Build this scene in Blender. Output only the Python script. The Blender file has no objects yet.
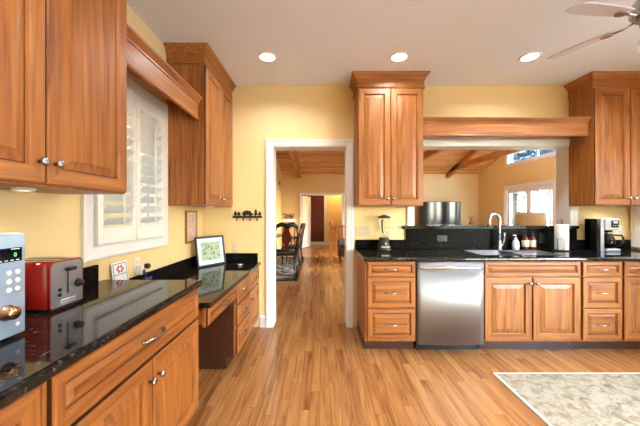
import bpy, bmesh, math, random
from mathutils import Vector, Matrix
random.seed(7)
R = math.radians
C = bpy.context.scene.collection
SC = bpy.context.scene

# ------------------------------------------------------------------ camera, sky, sun, exposure
cam = bpy.data.cameras.new('camera'); cam.sensor_width = 36.0; cam.lens = 295/640*36
cam.clip_start = 0.05; cam.clip_end = 200
co = bpy.data.objects.new('camera', cam); C.objects.link(co)
co.location = (0, 0, 1.333); co.rotation_euler = (R(90), 0, 0)
SC.camera = co
vs = SC.view_settings
SC.display_settings.display_device = 'sRGB'
vs.view_transform = 'Standard'; vs.look = 'None'; vs.gamma = 1.0; vs.use_curve_mapping = False
vs.exposure = -0.08

SKY = 20.0
w = bpy.data.worlds.new('sky'); SC.world = w; w.use_nodes = True
nt = w.node_tree; nt.nodes.clear()
sk = nt.nodes.new('ShaderNodeTexSky'); sk.sky_type = 'NISHITA'; sk.sun_disc = False
sk.sun_elevation = R(19); sk.sun_rotation = R(104); sk.air_density = 1.0; sk.dust_density = 0.6
mx = nt.nodes.new('ShaderNodeMix'); mx.data_type = 'RGBA'; mx.inputs[0].default_value = 0.72
nt.links.new(sk.outputs[0], mx.inputs[6]); mx.inputs[7].default_value = (0.70, 0.85, 1.0, 1)
bg = nt.nodes.new('ShaderNodeBackground'); bg.inputs[1].default_value = SKY
nt.links.new(mx.outputs[2], bg.inputs[0])
ow = nt.nodes.new('ShaderNodeOutputWorld'); nt.links.new(bg.outputs[0], ow.inputs[0])

sun = bpy.data.lights.new('sun', 'SUN'); sun.energy = 12.0; sun.angle = R(0.6); sun.color = (1.0, 0.88, 0.70)
so = bpy.data.objects.new('sun', sun); C.objects.link(so)
so.location = (14, 4, 6)
so.rotation_euler = Vector((-6.2, 1.5, -1.78)).to_track_quat('-Z', 'Y').to_euler()

def portal(name, loc, direc, sx, sy):          # sampling portals at the window openings (they emit nothing)
    l = bpy.data.lights.new(name, 'AREA'); l.shape = 'RECTANGLE'; l.size = sx; l.size_y = sy
    l.cycles.is_portal = True
    o = bpy.data.objects.new(name, l); C.objects.link(o); o.location = loc
    o.rotation_euler = Vector(direc).to_track_quat('-Z', 'Z').to_euler()
portal('portal_right', (3.76, -.3, 1.4), (-1, 0, 0), 3.6, 2.1)
portal('portal_sky', (4.4, 5.5, 3.34), (0, .26, -1), 1.4, 1.9)
portal('portal_left', (-1.52, 2.16, 1.67), (1, 0, 0), 0.8, 1.12)
portal('portal_french', (6.05, 8.4, 1.1), (-1, 0, 0), 2.0, 2.1)
portal('portal_french_near', (6.05, 5.95, 1.1), (-1, 0, 0), 2.0, 2.1)
portal('portal_transom_near', (6.05, 5.95, 2.78), (-1, 0, 0), 2.0, .4)
portal('portal_transom', (6.05, 8.1, 3.02), (-1, 0, 0), 2.4, 0.42)

# ------------------------------------------------------------------ materials
def lin(c):
    f = lambda v: v/12.92 if v <= .04045 else ((v+.055)/1.055)**2.4
    return tuple(f(v/255) for v in c) + (1,)
def mat(name):
    m = bpy.data.materials.new(name); m.use_nodes = True
    n = m.node_tree; p = n.nodes['Principled BSDF']
    return m, n, p
def plain(name, rgb, rough=.5, metal=0, **kw):
    m, n, p = mat(name)
    p.inputs['Base Color'].default_value = lin(rgb); p.inputs['Roughness'].default_value = rough
    p.inputs['Metallic'].default_value = metal
    # slight procedural tone variation
    tc = n.nodes.new('ShaderNodeTexCoord'); nz = n.nodes.new('ShaderNodeTexNoise'); nz.inputs['Scale'].default_value = kw.get('ns', 9)
    mx = n.nodes.new('ShaderNodeMix'); mx.data_type = 'RGBA'
    v = kw.get('var', .05)
    c = lin(rgb)
    mx.inputs[6].default_value = tuple(max(0, k*(1-v)) for k in c[:3])+(1,)
    mx.inputs[7].default_value = tuple(min(1, k*(1+v)) for k in c[:3])+(1,)
    n.links.new(tc.outputs['Object'], nz.inputs['Vector']); n.links.new(nz.outputs[0], mx.inputs[0]); n.links.new(mx.outputs[2], p.inputs['Base Color'])
    if 'bump' in kw:
        b = n.nodes.new('ShaderNodeBump'); b.inputs['Strength'].default_value = kw['bump']; b.inputs['Distance'].default_value = .002
        n2 = n.nodes.new('ShaderNodeTexNoise'); n2.inputs['Scale'].default_value = kw.get('bs', 300)
        n.links.new(tc.outputs['Object'], n2.inputs['Vector']); n.links.new(n2.outputs[0], b.inputs['Height']); n.links.new(b.outputs[0], p.inputs['Normal'])
    if 'coat' in kw: p.inputs['Coat Weight'].default_value = kw['coat']; p.inputs['Coat Roughness'].default_value = .05
    return m
def ramp(n, stops):
    r = n.nodes.new('ShaderNodeValToRGB'); e = r.color_ramp.elements
    while len(e) < len(stops): e.new(.5)
    for el, (pos, col) in zip(e, stops): el.position = pos; el.color = col if len(col) == 4 else lin(col)
    return r
def wood(name, axis, dark, mid, light, rough=.44, scale=1.0, rnd=True):
    m, n, p = mat(name)
    tc = n.nodes.new('ShaderNodeTexCoord'); mp = n.nodes.new('ShaderNodeMapping')
    s = [17*scale]*3; s['XYZ'.index(axis)] = 1.1*scale
    mp.inputs['Scale'].default_value = s
    src = tc.outputs['Object']
    if rnd:
        oi = n.nodes.new('ShaderNodeObjectInfo'); va = n.nodes.new('ShaderNodeVectorMath'); va.operation = 'MULTIPLY_ADD'
        cb = n.nodes.new('ShaderNodeCombineXYZ')
        for i in range(3): n.links.new(oi.outputs['Random'], cb.inputs[i])
        va.inputs[1].default_value = (7, 9, 5); n.links.new(cb.outputs[0], va.inputs[0]); n.links.new(src, va.inputs[2]); src = va.outputs[0]
    n.links.new(src, mp.inputs[0])
    n1 = n.nodes.new('ShaderNodeTexNoise'); n1.inputs['Scale'].default_value = 1.1; n1.inputs['Detail'].default_value = 4; n1.inputs['Distortion'].default_value = 1.7
    n.links.new(mp.outputs[0], n1.inputs['Vector'])
    mp2 = n.nodes.new('ShaderNodeMapping'); s2 = [95*scale]*3; s2['XYZ'.index(axis)] = 3.0*scale; mp2.inputs['Scale'].default_value = s2
    n.links.new(src, mp2.inputs[0])
    n2 = n.nodes.new('ShaderNodeTexNoise'); n2.inputs['Scale'].default_value = 1; n2.inputs['Detail'].default_value = 2
    n.links.new(mp2.outputs[0], n2.inputs['Vector'])
    ad = n.nodes.new('ShaderNodeMath'); ad.operation = 'MULTIPLY_ADD'; ad.inputs[1].default_value = .28
    n.links.new(n2.outputs[0], ad.inputs[0]); n.links.new(n1.outputs[0], ad.inputs[2])
    r = ramp(n, [(.40, dark), (.60, mid), (.84, light)])
    n.links.new(ad.outputs[0], r.inputs[0]); n.links.new(r.outputs[0], p.inputs['Base Color'])
    p.inputs['Roughness'].default_value = rough
    p.inputs['Coat Weight'].default_value = .05; p.inputs['Coat Roughness'].default_value = .2
    return m
CH = ((118, 63, 23), (152, 90, 37), (176, 112, 50))
WV = wood('cherry_vertical', 'Z', *CH)
WH = wood('cherry_horizontal', 'X', *CH)
GLZ_SHADE = wood('cherry_glaze_gap_shade', 'Z', (40, 18, 9), (58, 27, 12), (74, 36, 17), .5)
DKW = wood('cherry_painted_shade', 'X', (48, 22, 11), (62, 29, 14), (76, 38, 19), .5)  # toe-kick and kneehole shade put into the wood colour
WYB = wood('pine_beam', 'Y', (150, 88, 42), (182, 115, 62), (205, 140, 82), .55, .6)
OAKR = wood('oak_rail', 'Z', (120, 66, 28), (158, 92, 42), (180, 112, 56), .35)
TABW = wood('walnut_table', 'X', (40, 20, 12), (60, 32, 18), (80, 44, 24), .3)

def floor_mat():
    m, n, p = mat('oak_strip_floor')
    tc = n.nodes.new('ShaderNodeTexCoord'); sp = n.nodes.new('ShaderNodeSeparateXYZ'); cb = n.nodes.new('ShaderNodeCombineXYZ')
    n.links.new(tc.outputs['Object'], sp.inputs[0]); dv = n.nodes.new('ShaderNodeMath'); dv.operation = 'DIVIDE'; dv.inputs[1].default_value = .072; n.links.new(sp.outputs[0], dv.inputs[0])
    fl = n.nodes.new('ShaderNodeMath'); fl.operation = 'FLOOR'; n.links.new(dv.outputs[0], fl.inputs[0])
    wn = n.nodes.new('ShaderNodeTexWhiteNoise'); wn.noise_dimensions = '1D'; n.links.new(fl.outputs[0], wn.inputs['W'])
    yo = n.nodes.new('ShaderNodeMath'); yo.operation = 'MULTIPLY_ADD'; yo.inputs[1].default_value = 7.3; n.links.new(wn.outputs['Value'], yo.inputs[0]); n.links.new(sp.outputs[1], yo.inputs[2])
    n.links.new(yo.outputs[0], cb.inputs[0]); n.links.new(sp.outputs[0], cb.inputs[1])
    br = n.nodes.new('ShaderNodeTexBrick'); br.offset = 0; br.squash = 1
    br.inputs['Scale'].default_value = 1; br.inputs['Brick Width'].default_value = .85; br.inputs['Row Height'].default_value = .072
    br.inputs['Mortar Size'].default_value = .0011; br.inputs['Mortar Smooth'].default_value = .3; br.inputs['Bias'].default_value = 0
    br.inputs['Color1'].default_value = (0, 0, 0, 1); br.inputs['Color2'].default_value = (1, 1, 1, 1); br.inputs['Mortar'].default_value = (.5, .5, .5, 1)
    n.links.new(cb.outputs[0], br.inputs['Vector'])
    sh = n.nodes.new('ShaderNodeVectorMath'); sh.operation = 'MULTIPLY_ADD'; sh.inputs[1].default_value = (3, 17, 5)
    n.links.new(br.outputs['Color'], sh.inputs[0]); n.links.new(tc.outputs['Object'], sh.inputs[2])
    mp = n.nodes.new('ShaderNodeMapping'); mp.inputs['Scale'].default_value = (26, 1.6, 1); n.links.new(sh.outputs[0], mp.inputs[0])
    nz = n.nodes.new('ShaderNodeTexNoise'); nz.inputs['Scale'].default_value = 1; nz.inputs['Detail'].default_value = 5; nz.inputs['Distortion'].default_value = 1.2
    n.links.new(mp.outputs[0], nz.inputs['Vector'])
    a = n.nodes.new('ShaderNodeMath'); a.operation = 'MULTIPLY_ADD'; a.inputs[1].default_value = .26
    n.links.new(br.outputs['Color'], a.inputs[0]); n.links.new(nz.outputs[0], a.inputs[2])
    r = ramp(n, [(.34, (124, 76, 38)), (.60, (163, 109, 61)), (.92, (188, 136, 82))])
    n.links.new(a.outputs[0], r.inputs[0])
    mo = n.nodes.new('ShaderNodeMix'); mo.data_type = 'RGBA'; n.links.new(br.outputs['Fac'], mo.inputs[0]); n.links.new(r.outputs[0], mo.inputs[6]); mo.inputs[7].default_value = lin((96, 52, 24))
    n.links.new(mo.outputs[2], p.inputs['Base Color'])
    p.inputs['Roughness'].default_value = .27; p.inputs['Coat Weight'].default_value = .25; p.inputs['Coat Roughness'].default_value = .18
    return m
FLOOR = floor_mat()

def granite(name, k=1.0):
    m, n, p = mat(name)
    tc = n.nodes.new('ShaderNodeTexCoord')
    v = n.nodes.new('ShaderNodeTexVoronoi'); v.inputs['Scale'].default_value = 120
    z = n.nodes.new('ShaderNodeTexNoise'); z.inputs['Scale'].default_value = 48; z.inputs['Detail'].default_value = 6; z.inputs['Roughness'].default_value = .7
    n.links.new(tc.outputs['Object'], v.inputs['Vector']); n.links.new(tc.outputs['Object'], z.inputs['Vector'])
    mu = n.nodes.new('ShaderNodeMath'); mu.operation = 'MULTIPLY_ADD'; mu.inputs[1].default_value = .35
    sx = n.nodes.new('ShaderNodeSeparateColor'); n.links.new(v.outputs['Color'], sx.inputs[0])
    n.links.new(sx.outputs[0], mu.inputs[0]); n.links.new(z.outputs[0], mu.inputs[2])
    r = ramp(n, [(.48, (10*k, 10*k, 11*k)), (.72, (22*k, 20*k, 20*k)), (.84, (52*k, 44*k, 37*k)), (.96, (104*k, 92*k, 78*k))])
    n.links.new(mu.outputs[0], r.inputs[0]); n.links.new(r.outputs[0], p.inputs['Base Color'])
    p.inputs['Roughness'].default_value = .06; p.inputs['IOR'].default_value = 1.5
    return m
GRAN = granite('black_granite')
HONE = granite('honed_black_granite', .72); hp = HONE.node_tree.nodes['Principled BSDF']; hp.inputs['Roughness'].default_value = .30; hp.inputs['Specular IOR Level'].default_value = .03

def pine_ceiling():
    m, n, p = mat('pine_board_ceiling')
    tc = n.nodes.new('ShaderNodeTexCoord')
    br = n.nodes.new('ShaderNodeTexBrick'); br.offset = .43
    br.inputs['Scale'].default_value = 1; br.inputs['Brick Width'].default_value = 2.2; br.inputs['Row Height'].default_value = .14
    br.inputs['Mortar Size'].default_value = .004; br.inputs['Color1'].default_value = (0, 0, 0, 1); br.inputs['Color2'].default_value = (1, 1, 1, 1); br.inputs['Mortar'].default_value = (.5, .5, .5, 1)
    n.links.new(tc.outputs['Object'], br.inputs['Vector'])
    mp = n.nodes.new('ShaderNodeMapping'); mp.inputs['Scale'].default_value = (1.2, 16, 1); n.links.new(tc.outputs['Object'], mp.inputs[0])
    nz = n.nodes.new('ShaderNodeTexNoise'); nz.inputs['Scale'].default_value = 1; nz.inputs['Detail'].default_value = 4; n.links.new(mp.outputs[0], nz.inputs['Vector'])
    a = n.nodes.new('ShaderNodeMath'); a.operation = 'MULTIPLY_ADD'; a.inputs[1].default_value = .3; n.links.new(br.outputs['Color'], a.inputs[0]); n.links.new(nz.outputs[0], a.inputs[2])
    r = ramp(n, [(.34, (168, 112, 64)), (.6, (216, 164, 108)), (.9, (236, 196, 142))]); n.links.new(a.outputs[0], r.inputs[0])
    kn = n.nodes.new('ShaderNodeTexVoronoi'); kn.inputs['Scale'].default_value = 2.6; n.links.new(tc.outputs['Object'], kn.inputs['Vector'])
    kr = ramp(n, [(.05, (1, 1, 1, 1)), (.10, (0, 0, 0, 1))]); n.links.new(kn.outputs['Distance'], kr.inputs[0])
    k2 = n.nodes.new('ShaderNodeMath'); k2.operation = 'MAXIMUM'; n.links.new(kr.outputs[0], k2.inputs[0]); n.links.new(br.outputs['Fac'], k2.inputs[1])
    mo = n.nodes.new('ShaderNodeMix'); mo.data_type = 'RGBA'; n.links.new(k2.outputs[0], mo.inputs[0]); n.links.new(r.outputs[0], mo.inputs[6]); mo.inputs[7].default_value = lin((88, 46, 22))
    n.links.new(mo.outputs[2], p.inputs['Base Color']); p.inputs['Roughness'].default_value = .5
    return m
PINE = pine_ceiling()

def steel(name, axis, rgb=(196, 194, 192), rough=.28):
    m, n, p = mat(name)
    tc = n.nodes.new('ShaderNodeTexCoord'); mp = n.nodes.new('ShaderNodeMapping')
    s = [600]*3; s['XYZ'.index(axis)] = 4; mp.inputs['Scale'].default_value = s
    nz = n.nodes.new('ShaderNodeTexNoise'); nz.inputs['Scale'].default_value = 1
    n.links.new(tc.outputs['Object'], mp.inputs[0]); n.links.new(mp.outputs[0], nz.inputs['Vector'])
    r = n.nodes.new('ShaderNodeMapRange'); r.inputs[3].default_value = rough-.06; r.inputs[4].default_value = rough+.08
    n.links.new(nz.outputs[0], r.inputs[0]); n.links.new(r.outputs[0], p.inputs['Roughness'])
    p.inputs['Base Color'].default_value = lin(rgb); p.inputs['Metallic'].default_value = 1
    p.inputs['Anisotropic'].default_value = .3
    return m
STEEL = steel('brushed_steel', 'Z', (160, 158, 158), .52)
STEELH = steel('brushed_steel_horizontal', 'X', (178, 180, 186), .34)
NICK = plain('satin_nickel', (176, 178, 182), .25, 1, var=.03)
CHROME = plain('chrome', (225, 225, 228), .12, 1, var=.02)
def glass(name, tint=(1, 1, 1), refl=1.0):
    m, n, p = mat(name); n.nodes.remove(p)
    t = n.nodes.new('ShaderNodeBsdfTransparent'); t.inputs[0].default_value = tint+(1,)
    g = n.nodes.new('ShaderNodeBsdfGlossy'); g.inputs['Roughness'].default_value = .02
    f = n.nodes.new('ShaderNodeFresnel'); f.inputs[0].default_value = 1.45
    x = n.nodes.new('ShaderNodeMixShader'); ge = n.nodes.new('ShaderNodeNewGeometry'); iv = n.nodes.new('ShaderNodeMath'); iv.operation = 'SUBTRACT'; iv.inputs[0].default_value = 1; n.links.new(ge.outputs['Backfacing'], iv.inputs[1])
    fm = n.nodes.new('ShaderNodeMath'); fm.operation = 'MULTIPLY'; n.links.new(f.outputs[0], fm.inputs[0]); n.links.new(iv.outputs[0], fm.inputs[1])
    n.links.new(fm.outputs[0], x.inputs[0]); n.links.new(t.outputs[0], x.inputs[1]); n.links.new(g.outputs[0], x.inputs[2])
    n.links.new(x.outputs[0], n.nodes['Material Output'].inputs[0])
    return m
GLASS = glass('clear_glass', (.96, .98, .98))
SMOKE = glass('smoked_glass', (.55, .5, .46))
def emit(name, rgb, s):
    m, n, p = mat(name)
    p.inputs['Base Color'].default_value = lin(rgb); p.inputs['Emission Color'].default_value = lin(rgb); p.inputs['Emission Strength'].default_value = s
    return m
LAMP = emit('lamp_lens', (255, 246, 230), 9.0)
PUCK = emit('puck_lens', (255, 232, 190), 5.0)
GREEN = emit('green_digit', (90, 220, 90), 1.2)

WALL = plain('yellow_wall_paint', (240, 211, 152), .6, var=.02, ns=2, bump=.05)
WALL2 = plain('golden_wall_paint', (235, 206, 142), .6, var=.02, ns=2)
MAROON = plain('maroon_wall_paint', (96, 34, 22), .6)
CEIL = plain('white_ceiling_paint', (238, 241, 248), .7, var=.01, ns=2)
TRIM = plain('white_trim_paint', (236, 233, 230), .35, var=.02)
SHUT = plain('white_shutter_paint', (238, 236, 228), .35, var=.02)
BLACK = plain('black_plastic', (13, 13, 14), .38)
BLKG = plain('black_gloss', (12, 16, 24), .08)
BLKG.node_tree.nodes['Principled BSDF'].inputs['Specular IOR Level'].default_value = .5
BLKI = plain('black_iron', (20, 18, 17), .5)
BLKW = plain('black_lacquer_wood', (20, 17, 16), .25)
REDW = wood('red_mahogany', 'Z', (48, 12, 9), (72, 18, 13), (88, 26, 18), .3)
DGREY = plain('charcoal_seat_fabric', (52, 50, 52), .9)
RED = plain('red_enamel', (142, 14, 10), .14, 0, var=.04, coat=.8)
MICRO = plain('silver_blue_plastic', (168, 188, 214), .25, .4, var=.03)
PLATE = plain('almond_plate', (216, 196, 158), .4)
IVORY = plain('ivory_plastic', (232, 226, 212), .4)
WHITE = plain('white_plastic', (240, 240, 240), .35)
PAPER = plain('white_paper', (244, 243, 240), .9, bump=.2, bs=120)
AMBER = plain('amber_bottle', (92, 34, 12), .12, var=.1)
LABEL = plain('cream_label', (226, 212, 196), .6)
BLUE = plain('blue_print', (60, 80, 160), .5)
PURP = plain('purple_ribbon', (86, 52, 150), .5)
PINKM = plain('pink_print', (206, 84, 104), .5)
DNAVY = plain('navy_frame', (52, 62, 80), .35)
SHADE = plain('linen_shade', (232, 212, 184), .8, bump=.2)
GREY = plain('grey_upholstery', (120, 118, 120), .9, bump=.3)
BLADE = plain('pale_fan_blade', (206, 204, 204), .35)
COPPER = plain('brushed_copper', (206, 160, 124), .22, 1)
BARK = plain('bark', (74, 62, 52), .9, var=.3)
GRASS = plain('lawn_grass', (58, 76, 44), .9, var=.3, ns=3)
LEAF = plain('blue_green_leaf', (26, 56, 66), .6, var=.35, ns=6)
BOUNCE_TERR = plain('pale_bounce_patio', (226, 225, 222), .8, var=.1)

def art(name, kind):
    m, n, p = mat(name); tc = n.nodes.new('ShaderNodeTexCoord')
    v = n.nodes.new('ShaderNodeTexNoise'); v.inputs['Scale'].default_value = 34 if kind == 'green' else 20; v.inputs['Detail'].default_value = 6; v.inputs['Roughness'].default_value = .75
    n.links.new(tc.outputs['Object'], v.inputs['Vector'])
    st = {'green': [(.36, (74, 112, 84)), (.46, (150, 178, 150)), (.54, (206, 216, 200)), (.64, (214, 214, 90))],
          'sepia': [(.35, (196, 172, 148)), (.6, (226, 206, 184))]}[kind]
    r = ramp(n, st); n.links.new(v.outputs[0], r.inputs[0]); n.links.new(r.outputs[0], p.inputs['Base Color']); p.inputs['Roughness'].default_value = .25
    return m
ARTG = art('green_botanical_print', 'green'); ARTS = art('sepia_print', 'sepia')

def rug_mat(name, a, b, c, d, sc):
    m, n, p = mat(name); tc = n.nodes.new('ShaderNodeTexCoord')
    v = n.nodes.new('ShaderNodeTexNoise'); v.inputs['Scale'].default_value = sc; v.inputs['Detail'].default_value = 8; v.inputs['Roughness'].default_value = .72; v.inputs['Distortion'].default_value = .8
    n.links.new(tc.outputs['Object'], v.inputs['Vector'])
    r = ramp(n, [(.36, a), (.47, b), (.56, c), (.68, d)]); n.links.new(v.outputs[0], r.inputs[0])
    w = n.nodes.new('ShaderNodeTexNoise'); w.inputs['Scale'].default_value = 260; n.links.new(tc.outputs['Object'], w.inputs['Vector'])
    mx = n.nodes.new('ShaderNodeMix'); mx.data_type = 'RGBA'; mx.blend_type = 'MULTIPLY'; mx.inputs[0].default_value = .35
    n.links.new(r.outputs[0], mx.inputs[6]); n.links.new(w.outputs[0], mx.inputs[7]); n.links.new(mx.outputs[2], p.inputs['Base Color'])
    bu = n.nodes.new('ShaderNodeBump'); bu.inputs['Strength'].default_value = .5; bu.inputs['Distance'].default_value = .004; n.links.new(w.outputs[0], bu.inputs['Height']); n.links.new(bu.outputs[0], p.inputs['Normal'])
    p.inputs['Roughness'].default_value = .95
    return m
RUGM = rug_mat('faded_floral_rug', (128, 114, 94), (166, 152, 128), (192, 182, 162), (154, 140, 116), 13)
RUGD = rug_mat('dark_floral_rug', (34, 34, 36), (88, 88, 92), (206, 200, 184), (64, 74, 66), 5)

# ------------------------------------------------------------------ mesh helpers
class B:
    def __init__(s): s.bm = bmesh.new()
    def _m(s, faces, m, smooth=False):
        for f in faces: f.material_index = m; f.smooth = smooth
    def box(s, x0, x1, y0, y1, z0, z1, bev=0, m=0, seg=2, M=None):
        t = bmesh.new(); bmesh.ops.create_cube(t, size=1)
        for v in t.verts: v.co = Vector((x0+(v.co.x+.5)*(x1-x0), y0+(v.co.y+.5)*(y1-y0), z0+(v.co.z+.5)*(z1-z0)))
        if bev > 0: bmesh.ops.bevel(t, geom=list(t.edges), offset=bev, segments=seg, affect='EDGES', profile=.5)
        s.merge(t, m, M); return s
    def merge(s, t, m=0, M=None, smooth=None):
        mp = {}
        for v in t.verts: mp[v] = s.bm.verts.new(M @ v.co if M else v.co)
        for f in t.faces:
            try: nf = s.bm.faces.new([mp[v] for v in f.verts])
            except ValueError: continue
            nf.material_index = m if m is not None else f.material_index; nf.smooth = f.smooth if smooth is None else smooth
        t.free()
    def loops(s, ls, m=0, smooth=True, cap=True, close=False, M=None):
        vs = [[s.bm.verts.new(M @ Vector(p) if M else Vector(p)) for p in l] for l in ls]
        k = len(vs[0]); n = len(vs)
        for i in range(n if close else n-1):
            a, b = vs[i], vs[(i+1) % n]
            for j in range(k):
                f = s.bm.faces.new((a[j], a[(j+1) % k], b[(j+1) % k], b[j])); f.material_index = m; f.smooth = smooth
        if cap and not close:
            for l in (vs[0], vs[-1]):
                f = s.bm.faces.new(l); f.material_index = m
        return s
    def lathe(s, prof, c=(0, 0, 0), n=20, m=0, axis='Z', smooth=True, M=None, cap=True, close=False):
        ls = []
        for r, h in prof:
            r = max(r, .0004); l = []
            for i in range(n):
                a = 2*math.pi*i/n; u, v = r*math.cos(a), r*math.sin(a)
                p = {'Z': (u, v, h), 'X': (h, u, v), 'Y': (u, h, v)}[axis]
                l.append((c[0]+p[0], c[1]+p[1], c[2]+p[2]))
            ls.append(l)
        return s.loops(ls, m, smooth, cap=cap, close=close, M=M)
    def tube(s, pts, r, n=8, m=0, M=None, flat=1.0):
        pts = [Vector(p) for p in pts]; rs = r if isinstance(r, (list, tuple)) else [r]*len(pts); ls = []; up = None
        for i, p in enumerate(pts):
            d = (pts[min(i+1, len(pts)-1)]-pts[max(i-1, 0)]).normalized()
            if up is None: up = Vector((0, 0, 1)) if abs(d.z) < .9 else Vector((1, 0, 0))
            a = d.cross(up).normalized(); b = a.cross(d).normalized(); up = b
            ls.append([p+rs[i]*(math.cos(2*math.pi*k/n)*a+flat*math.sin(2*math.pi*k/n)*b) for k in range(n)])
        return s.loops(ls, m, True, M=M)
    def prism(s, poly, f, t0, t1, m=0, M=None):              # poly in a plane, f(u, v, t) -> xyz
        return s.loops([[f(u, v, t0) for u, v in poly], [f(u, v, t1) for u, v in poly]], m, False, M=M)
    def sweep(s, path, prof, f=lambda u, v, t: (u, v, t), m=0, close=False):
        P = [Vector(p) for p in path]; n = len(P); ls = []
        for i in range(n):
            def nrm(a, b): d = (b-a).normalized(); return Vector((d.y, -d.x))
            n0 = nrm(P[i-1], P[i]) if (i > 0 or close) else None
            n1 = nrm(P[i], P[(i+1) % n]) if (i < n-1 or close) else None
            if n0 is None: mt = n1
            elif n1 is None: mt = n0
            else: mt = (n0+n1); mt = mt/(mt.dot(n0))
            ls.append([f(P[i].x+mt.x*o, P[i].y+mt.y*o, t) for o, t in prof])
        return s.loops(ls, m, False, close=close)
    def obj(s, name, mats, parent=None, loc=(0, 0, 0), rot=(0, 0, 0)):
        bmesh.ops.recalc_face_normals(s.bm, faces=list(s.bm.faces))
        me = bpy.data.meshes.new(name); s.bm.to_mesh(me); s.bm.free()
        for m in (mats if isinstance(mats, (list, tuple)) else [mats]): me.materials.append(m)
        o = bpy.data.objects.new(name, me); C.objects.link(o); o.location = loc; o.rotation_euler = rot
        if parent: o.parent = parent
        return o
def tag(o, label, cat, group=None, kind=None):
    o['label'] = label; o['category'] = cat
    if group: o['group'] = group
    if kind: o['kind'] = kind
    return o
def thing(name, label, cat, loc=(0, 0, 0), rz=0, group=None):
    o = bpy.data.objects.new(name, None); C.objects.link(o); o.location = loc; o.rotation_euler = (0, 0, R(rz)); o.empty_display_size = .1
    return tag(o, label, cat, group)
def struct(o): o['kind'] = 'structure'; return o
def dup(root, loc, rot=None, label=None):
    r = root.copy(); C.objects.link(r); r.location = loc
    if rot is not None: r.rotation_euler = rot
    if label: r['label'] = label
    for ch in list(root.children):
        c = ch.copy(); 
        if ch.type == 'LIGHT': c.data = ch.data
        C.objects.link(c); c.parent = r
        for g in ch.children:
            d = g.copy(); C.objects.link(d); d.parent = c
    return r
def text_mesh(body, size, depth=.0006):
    cu = bpy.data.curves.new('t', 'FONT'); cu.body = body; cu.size = size; cu.extrude = depth; cu.align_x = 'CENTER'; cu.align_y = 'CENTER'
    o = bpy.data.objects.new('t', cu); C.objects.link(o); bpy.context.view_layer.update()
    me = bpy.data.meshes.new_from_object(o.evaluated_get(bpy.context.evaluated_depsgraph_get()))
    bm = bmesh.new(); bm.from_mesh(me); bpy.data.objects.remove(o); bpy.data.meshes.remove(me); return bm
def arc(cx, cz, r, a0, a1, n): return [(cx+r*math.cos(R(a0+(a1-a0)*i/n)), cz+r*math.sin(R(a0+(a1-a0)*i/n))) for i in range(n+1)]

# ------------------------------------------------------------------ room shell
WL, WB, WB2, WR, WREAR, H = -1.37, 3.45, 3.65, 3.62, -2.6, 2.82
FAR, GR, GL = 11.0, 5.9, -3.9
struct(B().box(-4.1, 6.1, -2.8, 13.2, -.10, 0).obj('floor', FLOOR))
struct(B().box(WL-.15, WR+.15, WREAR-.15, WB, H, H+.1).obj('ceiling', CEIL))
# left wall with the shuttered window opening (Y 1.76..2.55, Z 1.12..2.22)
b = B()
b.box(WL-.15, WL, WREAR-.15, 1.76, 0, H); b.box(WL-.15, WL, 2.55, WB, 0, H); b.box(WL-.15, WL, 1.76, 2.55, 0, 1.12); b.box(WL-.15, WL, 1.76, 2.55, 2.22, H)
struct(b.obj('wall_left', WALL))
# wall between kitchen and great room: doorway X -.545..305, pass-through X 1.10..2.92 Z 1.15..2.11
b = B()
b.box(-4.1, -.56, WB, WB2, 0, 3.0); b.box(-.56, .32, WB, WB2, 2.12, 3.0); b.box(.32, 1.085, WB, WB2, 0, 3.0)
b.box(1.085, 2.935, WB, WB2, 0, 1.15); b.box(1.085, 2.935, WB, WB2, 2.125, 3.0); b.box(2.935, 6.1, WB, WB2, 0, 3.0)
struct(b.obj('wall_back', WALL))
# right wall with a blind-covered window beside the counter
b = B(); b.box(WR, WR+.15, WREAR-.15, -2.15, 0, H); b.box(WR, WR+.15, -2.15, 1.55, 0, .35); b.box(WR, WR+.15, -2.15, 1.55, 2.45, H); b.box(WR, WR+.15, 1.55, 1.95, 0, H); b.box(WR, WR+.15, 3.335, WB, 0, H); b.box(WR, WR+.15, 1.95, 3.335, 0, 1.02); b.box(WR, WR+.15, 1.95, 3.335, 2.1, H)
struct(b.obj('wall_right', WALL))
b = B(); b.box(WL, WR, WREAR-.15, WREAR, 0, H)
struct(b.obj('wall_rear', WALL))
# great room
b = B(); b.box(-1.42, -.70, FAR, FAR+.12, 0, 2.9); b.box(-.70, .85, FAR, FAR+.12, 2.02, 2.9); b.box(.85, 6.1, FAR, FAR+.12, 0, 2.9)
struct(b.obj('wall_far', WALL))
SL = .27; RY = 7.325
def cz(y): return 2.79+SL*((FAR-y) if y > RY else (y-WB2))
# right gable wall: openings for two pairs of french doors and the transom
b = B()
X0, X1 = GR, GR+.15
def gab(y0, y1, z0):
    pts = [(y0, z0), (y1, z0), (y1, cz(y1)+.02)] + ([(RY, cz(RY)+.02)] if y0 < RY < y1 else []) + [(y0, cz(y0)+.02)]
    b.prism(pts, lambda u, v, t: (t, u, v), X0, X1)
gab(WB2, 5.0, 0); b.box(X0, X1, 5.0, 6.9, 2.10, 2.58); gab(5.0, 6.90, 2.98)
b.box(X0, X1, 6.9, 7.42, 0, 2.80); b.box(X0, X1, 7.42, 9.36, 2.10, 2.80)
gab(6.90, 9.30, 3.24); gab(9.30, 9.36, 2.80); gab(9.36, FAR, 0)
struct(b.obj('wall_gable', WALL2))
struct(B().box(-4.1, GL, WB2, 9.6, 0, 3.9).obj('wall_dining', WALL))
struct(B().box(-4.1, -1.42, 9.6, 9.75, 0, 3.3).box(-1.57, -1.42, 9.75, FAR+.12, 0, 3.1).obj('wall_return', WALL))
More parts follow.
